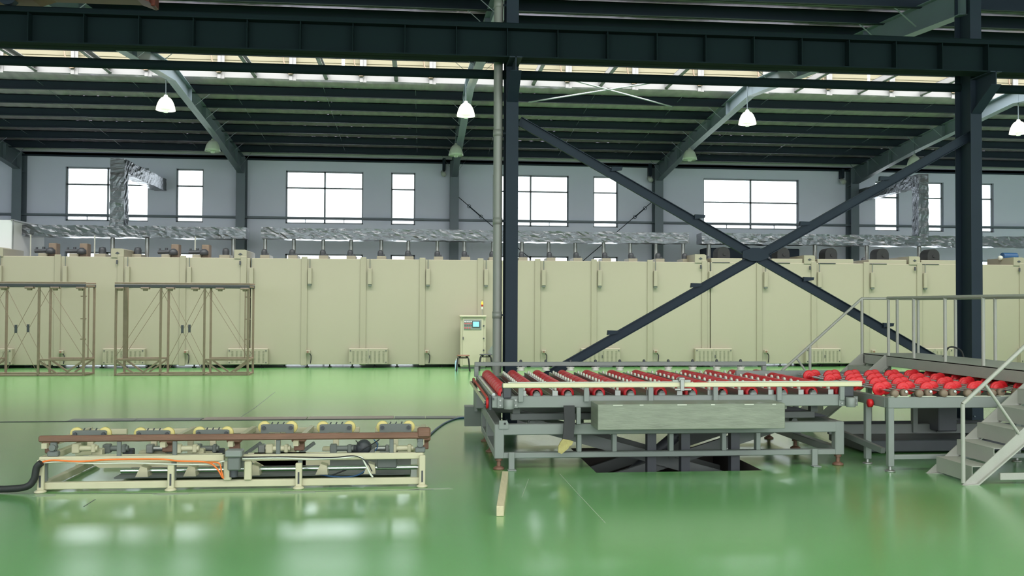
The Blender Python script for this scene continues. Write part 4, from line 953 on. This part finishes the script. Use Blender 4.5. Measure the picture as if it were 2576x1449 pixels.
for i in range(NA):
    X = 5.05+.138*i; off = .0 if i % 2 else .22
    a_ = MB().cyl((X, CYF+.0, .852), (X, CYB+.02, .852), .014, n=8).build('axle', 'chrome', dc)
    if i == 0:
        d0 = MB().lathe([(.014, -.03), (.03, -.03), (.032, -.017), (.06, -.017), (.073, -.016), (.078, -.006), (.078, .006), (.073, .016), (.06, .017), (.032, .017), (.03, .03), (.014, .03)], (X, CYF+.33, .852), (0, 1, 0), 24).build('disc', 'red', a_); 
        for k in range(1, 4): dup(d0, (0, k*.62, 0), a_)
        u0 = MB().lathe([(0, -.035), (.036, -.035), (.042, -.02), (.042, .02), (0, .02)], (X, CYF+.0, .832), (0, 1, 0), 16).build('bearing', 'gantry', a_)
        fa = a_; x_0 = X; HAVE = list(a_.children)
    else:
        for ch in HAVE:
            isd = 'disc' in ch.name
            dup(ch, (X-x_0, (.13 if i % 2 else 0) if isd else (.06 if i % 2 else 0), 0), a_)
for i in range(10): box(5.0+.31*i, 5.2+.31*i, CYF-.03, CYF+.05, .795, .803, c=.002).build('bearing_strip', 'white', dc)
box(4.2, 5.6, CYB+.05, CYB+.1, .80, .90, c=.006).build('rear_guard', 'grey', dc); box(5.6, CX1, CYB+.05, CYB+.1, .80, .88, c=.006).build('rear_guard', 'grey_d', dc)
p_ = MB().lathe([(0, -.02), (.045, -.02), (.045, .02), (0, .02)], (4.93, 9.75, .70), (1, 0, 0), 18).build('pulley', 'red', dc)

# ------------------------------------------------------------------ bridge with two flights of steps
BX0, BX1, BZ = 6.62, 7.5, 1.07; N0, N1 = 8.68, 9.34; B0, B1 = 12.6, 13.3; FX = 5.34; SLP = .87
br = thing('footbridge', (7, 11, 0), 'grey steel footbridge with steps and railings crossing the conveyor, right', 'footbridge')
box(BX0, BX1, N0, B1, BZ-.02, BZ, c=.004).build('deck', 'stair', br)
for X in (BX0, BX1-.04): box(X, X+.04, N0, B1, BZ-.15, BZ-.0, c=.005).build('deck_beam', 'stair', br)
for Y in (N0, B1-.04): box(BX0, BX1, Y, Y+.04, BZ-.15, BZ-.02, c=.005).build('deck_beam', 'stair', br)
for X in (BX0+.03, BX1-.1):
    for Y in (B0+.05, B1-.08): box(X, X+.07, Y, Y+.07, 0, BZ-.15, c=.005).build('bridge_leg', 'stair', br)
for X in (BX1-.1,): box(X, X+.07, N0+.02, N0+.09, 0, BZ-.15, c=.005).build('bridge_leg', 'stair', br)
def flight(y0, y1):
    for Y in (y0, y1-.012):
        dz = .16
        MB().prism([(FX, 0), (FX+.16, 0), (BX0+.02, BZ-.16), (BX0+.02, BZ+.0), (BX0-.03, BZ+.0)], 1, Y, Y+.012).build('stringer', 'stair', br)
        MB().prism([(FX, 0), (FX+.16, 0), (BX0+.02, BZ-.16), (BX0+.02, BZ-.15), (FX+.15, .012)], 1, Y-.03, Y+.03).build('stringer_lip', 'stair', br)
    n = 5; rise = BZ/6
    for k in range(n):
        X = FX+.13+(k)*(BX0-FX-.13)/n*1.0; z = rise*(k+1)
        m = MB(); m.box(X-.02, X+.21, y0+.012, y1-.012, z-.006, z, c=.002); m.box(X-.02, X-.014, y0+.012, y1-.012, z-rise+.02, z-.006); m.build('tread', 'stair', br)
flight(N0, N1); flight(B0, B1)
box(FX+.4, BX1, N0, N0+.03, .04, .11, c=.005).build('base_rail', 'stair', br)
# railings
RR = .021; RH = .82
def rail(pts, nm='handrail', mt='alu'): MB().tube(pts, RR, 10).build(nm, 'stair', br)
def post(X, Y, z0, z1): MB().cyl((X, Y, z0), (X, Y, z1), RR, n=10).build('rail_post', 'stair', br)
zt = BZ+RH-.0
def znose(X): return SLP*(X-FX)
for Y, lbl in ((N0, 1), (B1, 0)):
    s0 = (FX+.01, Y, .80); s1 = (FX+.01+(zt-.80)/SLP, Y, zt)
    rail([s0, s1]+([(BX1, Y, zt)]))
    if Y == N0: post(FX+.01, Y, 0.02, .80)
    else: post(FX+.45, Y, .37, .80+.37)
    MB().cyl((FX+.24, Y, .80+.2), (FX+.60, Y, .50), .016, n=8).build('rail_stay', 'stair', br)
    post(s1[0], Y, BZ-.02, zt)
    post((BX0+BX1)/2+.1, Y, BZ-.02, zt)
rail([(BX0+.02, B0, zt), (BX0+.02, N1, zt)]); rail([(BX1-.02, B1, zt), (BX1-.02, N0, zt)])
for Y in (12.58, 11.9, 11.15, 10.35, 9.4): post(BX0+.02, Y, BZ-.02, zt)
for Y in (13.28, 12.3, 11.4, 10.5, 9.5): post(BX1-.02, Y, BZ-.02, zt)
A = at(2388, 873, 12.2); Bp = at(2424, 893, 12.2)
tag(MB().tube(smooth([(A[0]-.06, 12.25, BZ-.005), (A[0]-.03, 12.2, A[1]-.03), (A[0]+.02, 12.2, A[1]), (A[0]+.1, 12.2, A[1]-.01), (Bp[0]-.03, 12.2, Bp[1]+.05), (Bp[0], 12.2, BZ-.005)]), .012, 8).build('loose_cable', 'black'), 'short dark cable arching out of the bridge deck by the railing', 'cable')

# ------------------------------------------------------------------ timber on the floor
a, b = Vector((*fl(1258, 1299), .042)), Vector((*fl(1271, 1206), .042))
m = MB(); m.bar(a, b, .062, .083); o = m.build('timber_beam', 'wood'); tag(o, 'pale squared timber lying on the green floor in front of the lift table', 'timber')
bv = o.modifiers.new('bevel', 'BEVEL'); bv.width = .005; bv.segments = 2
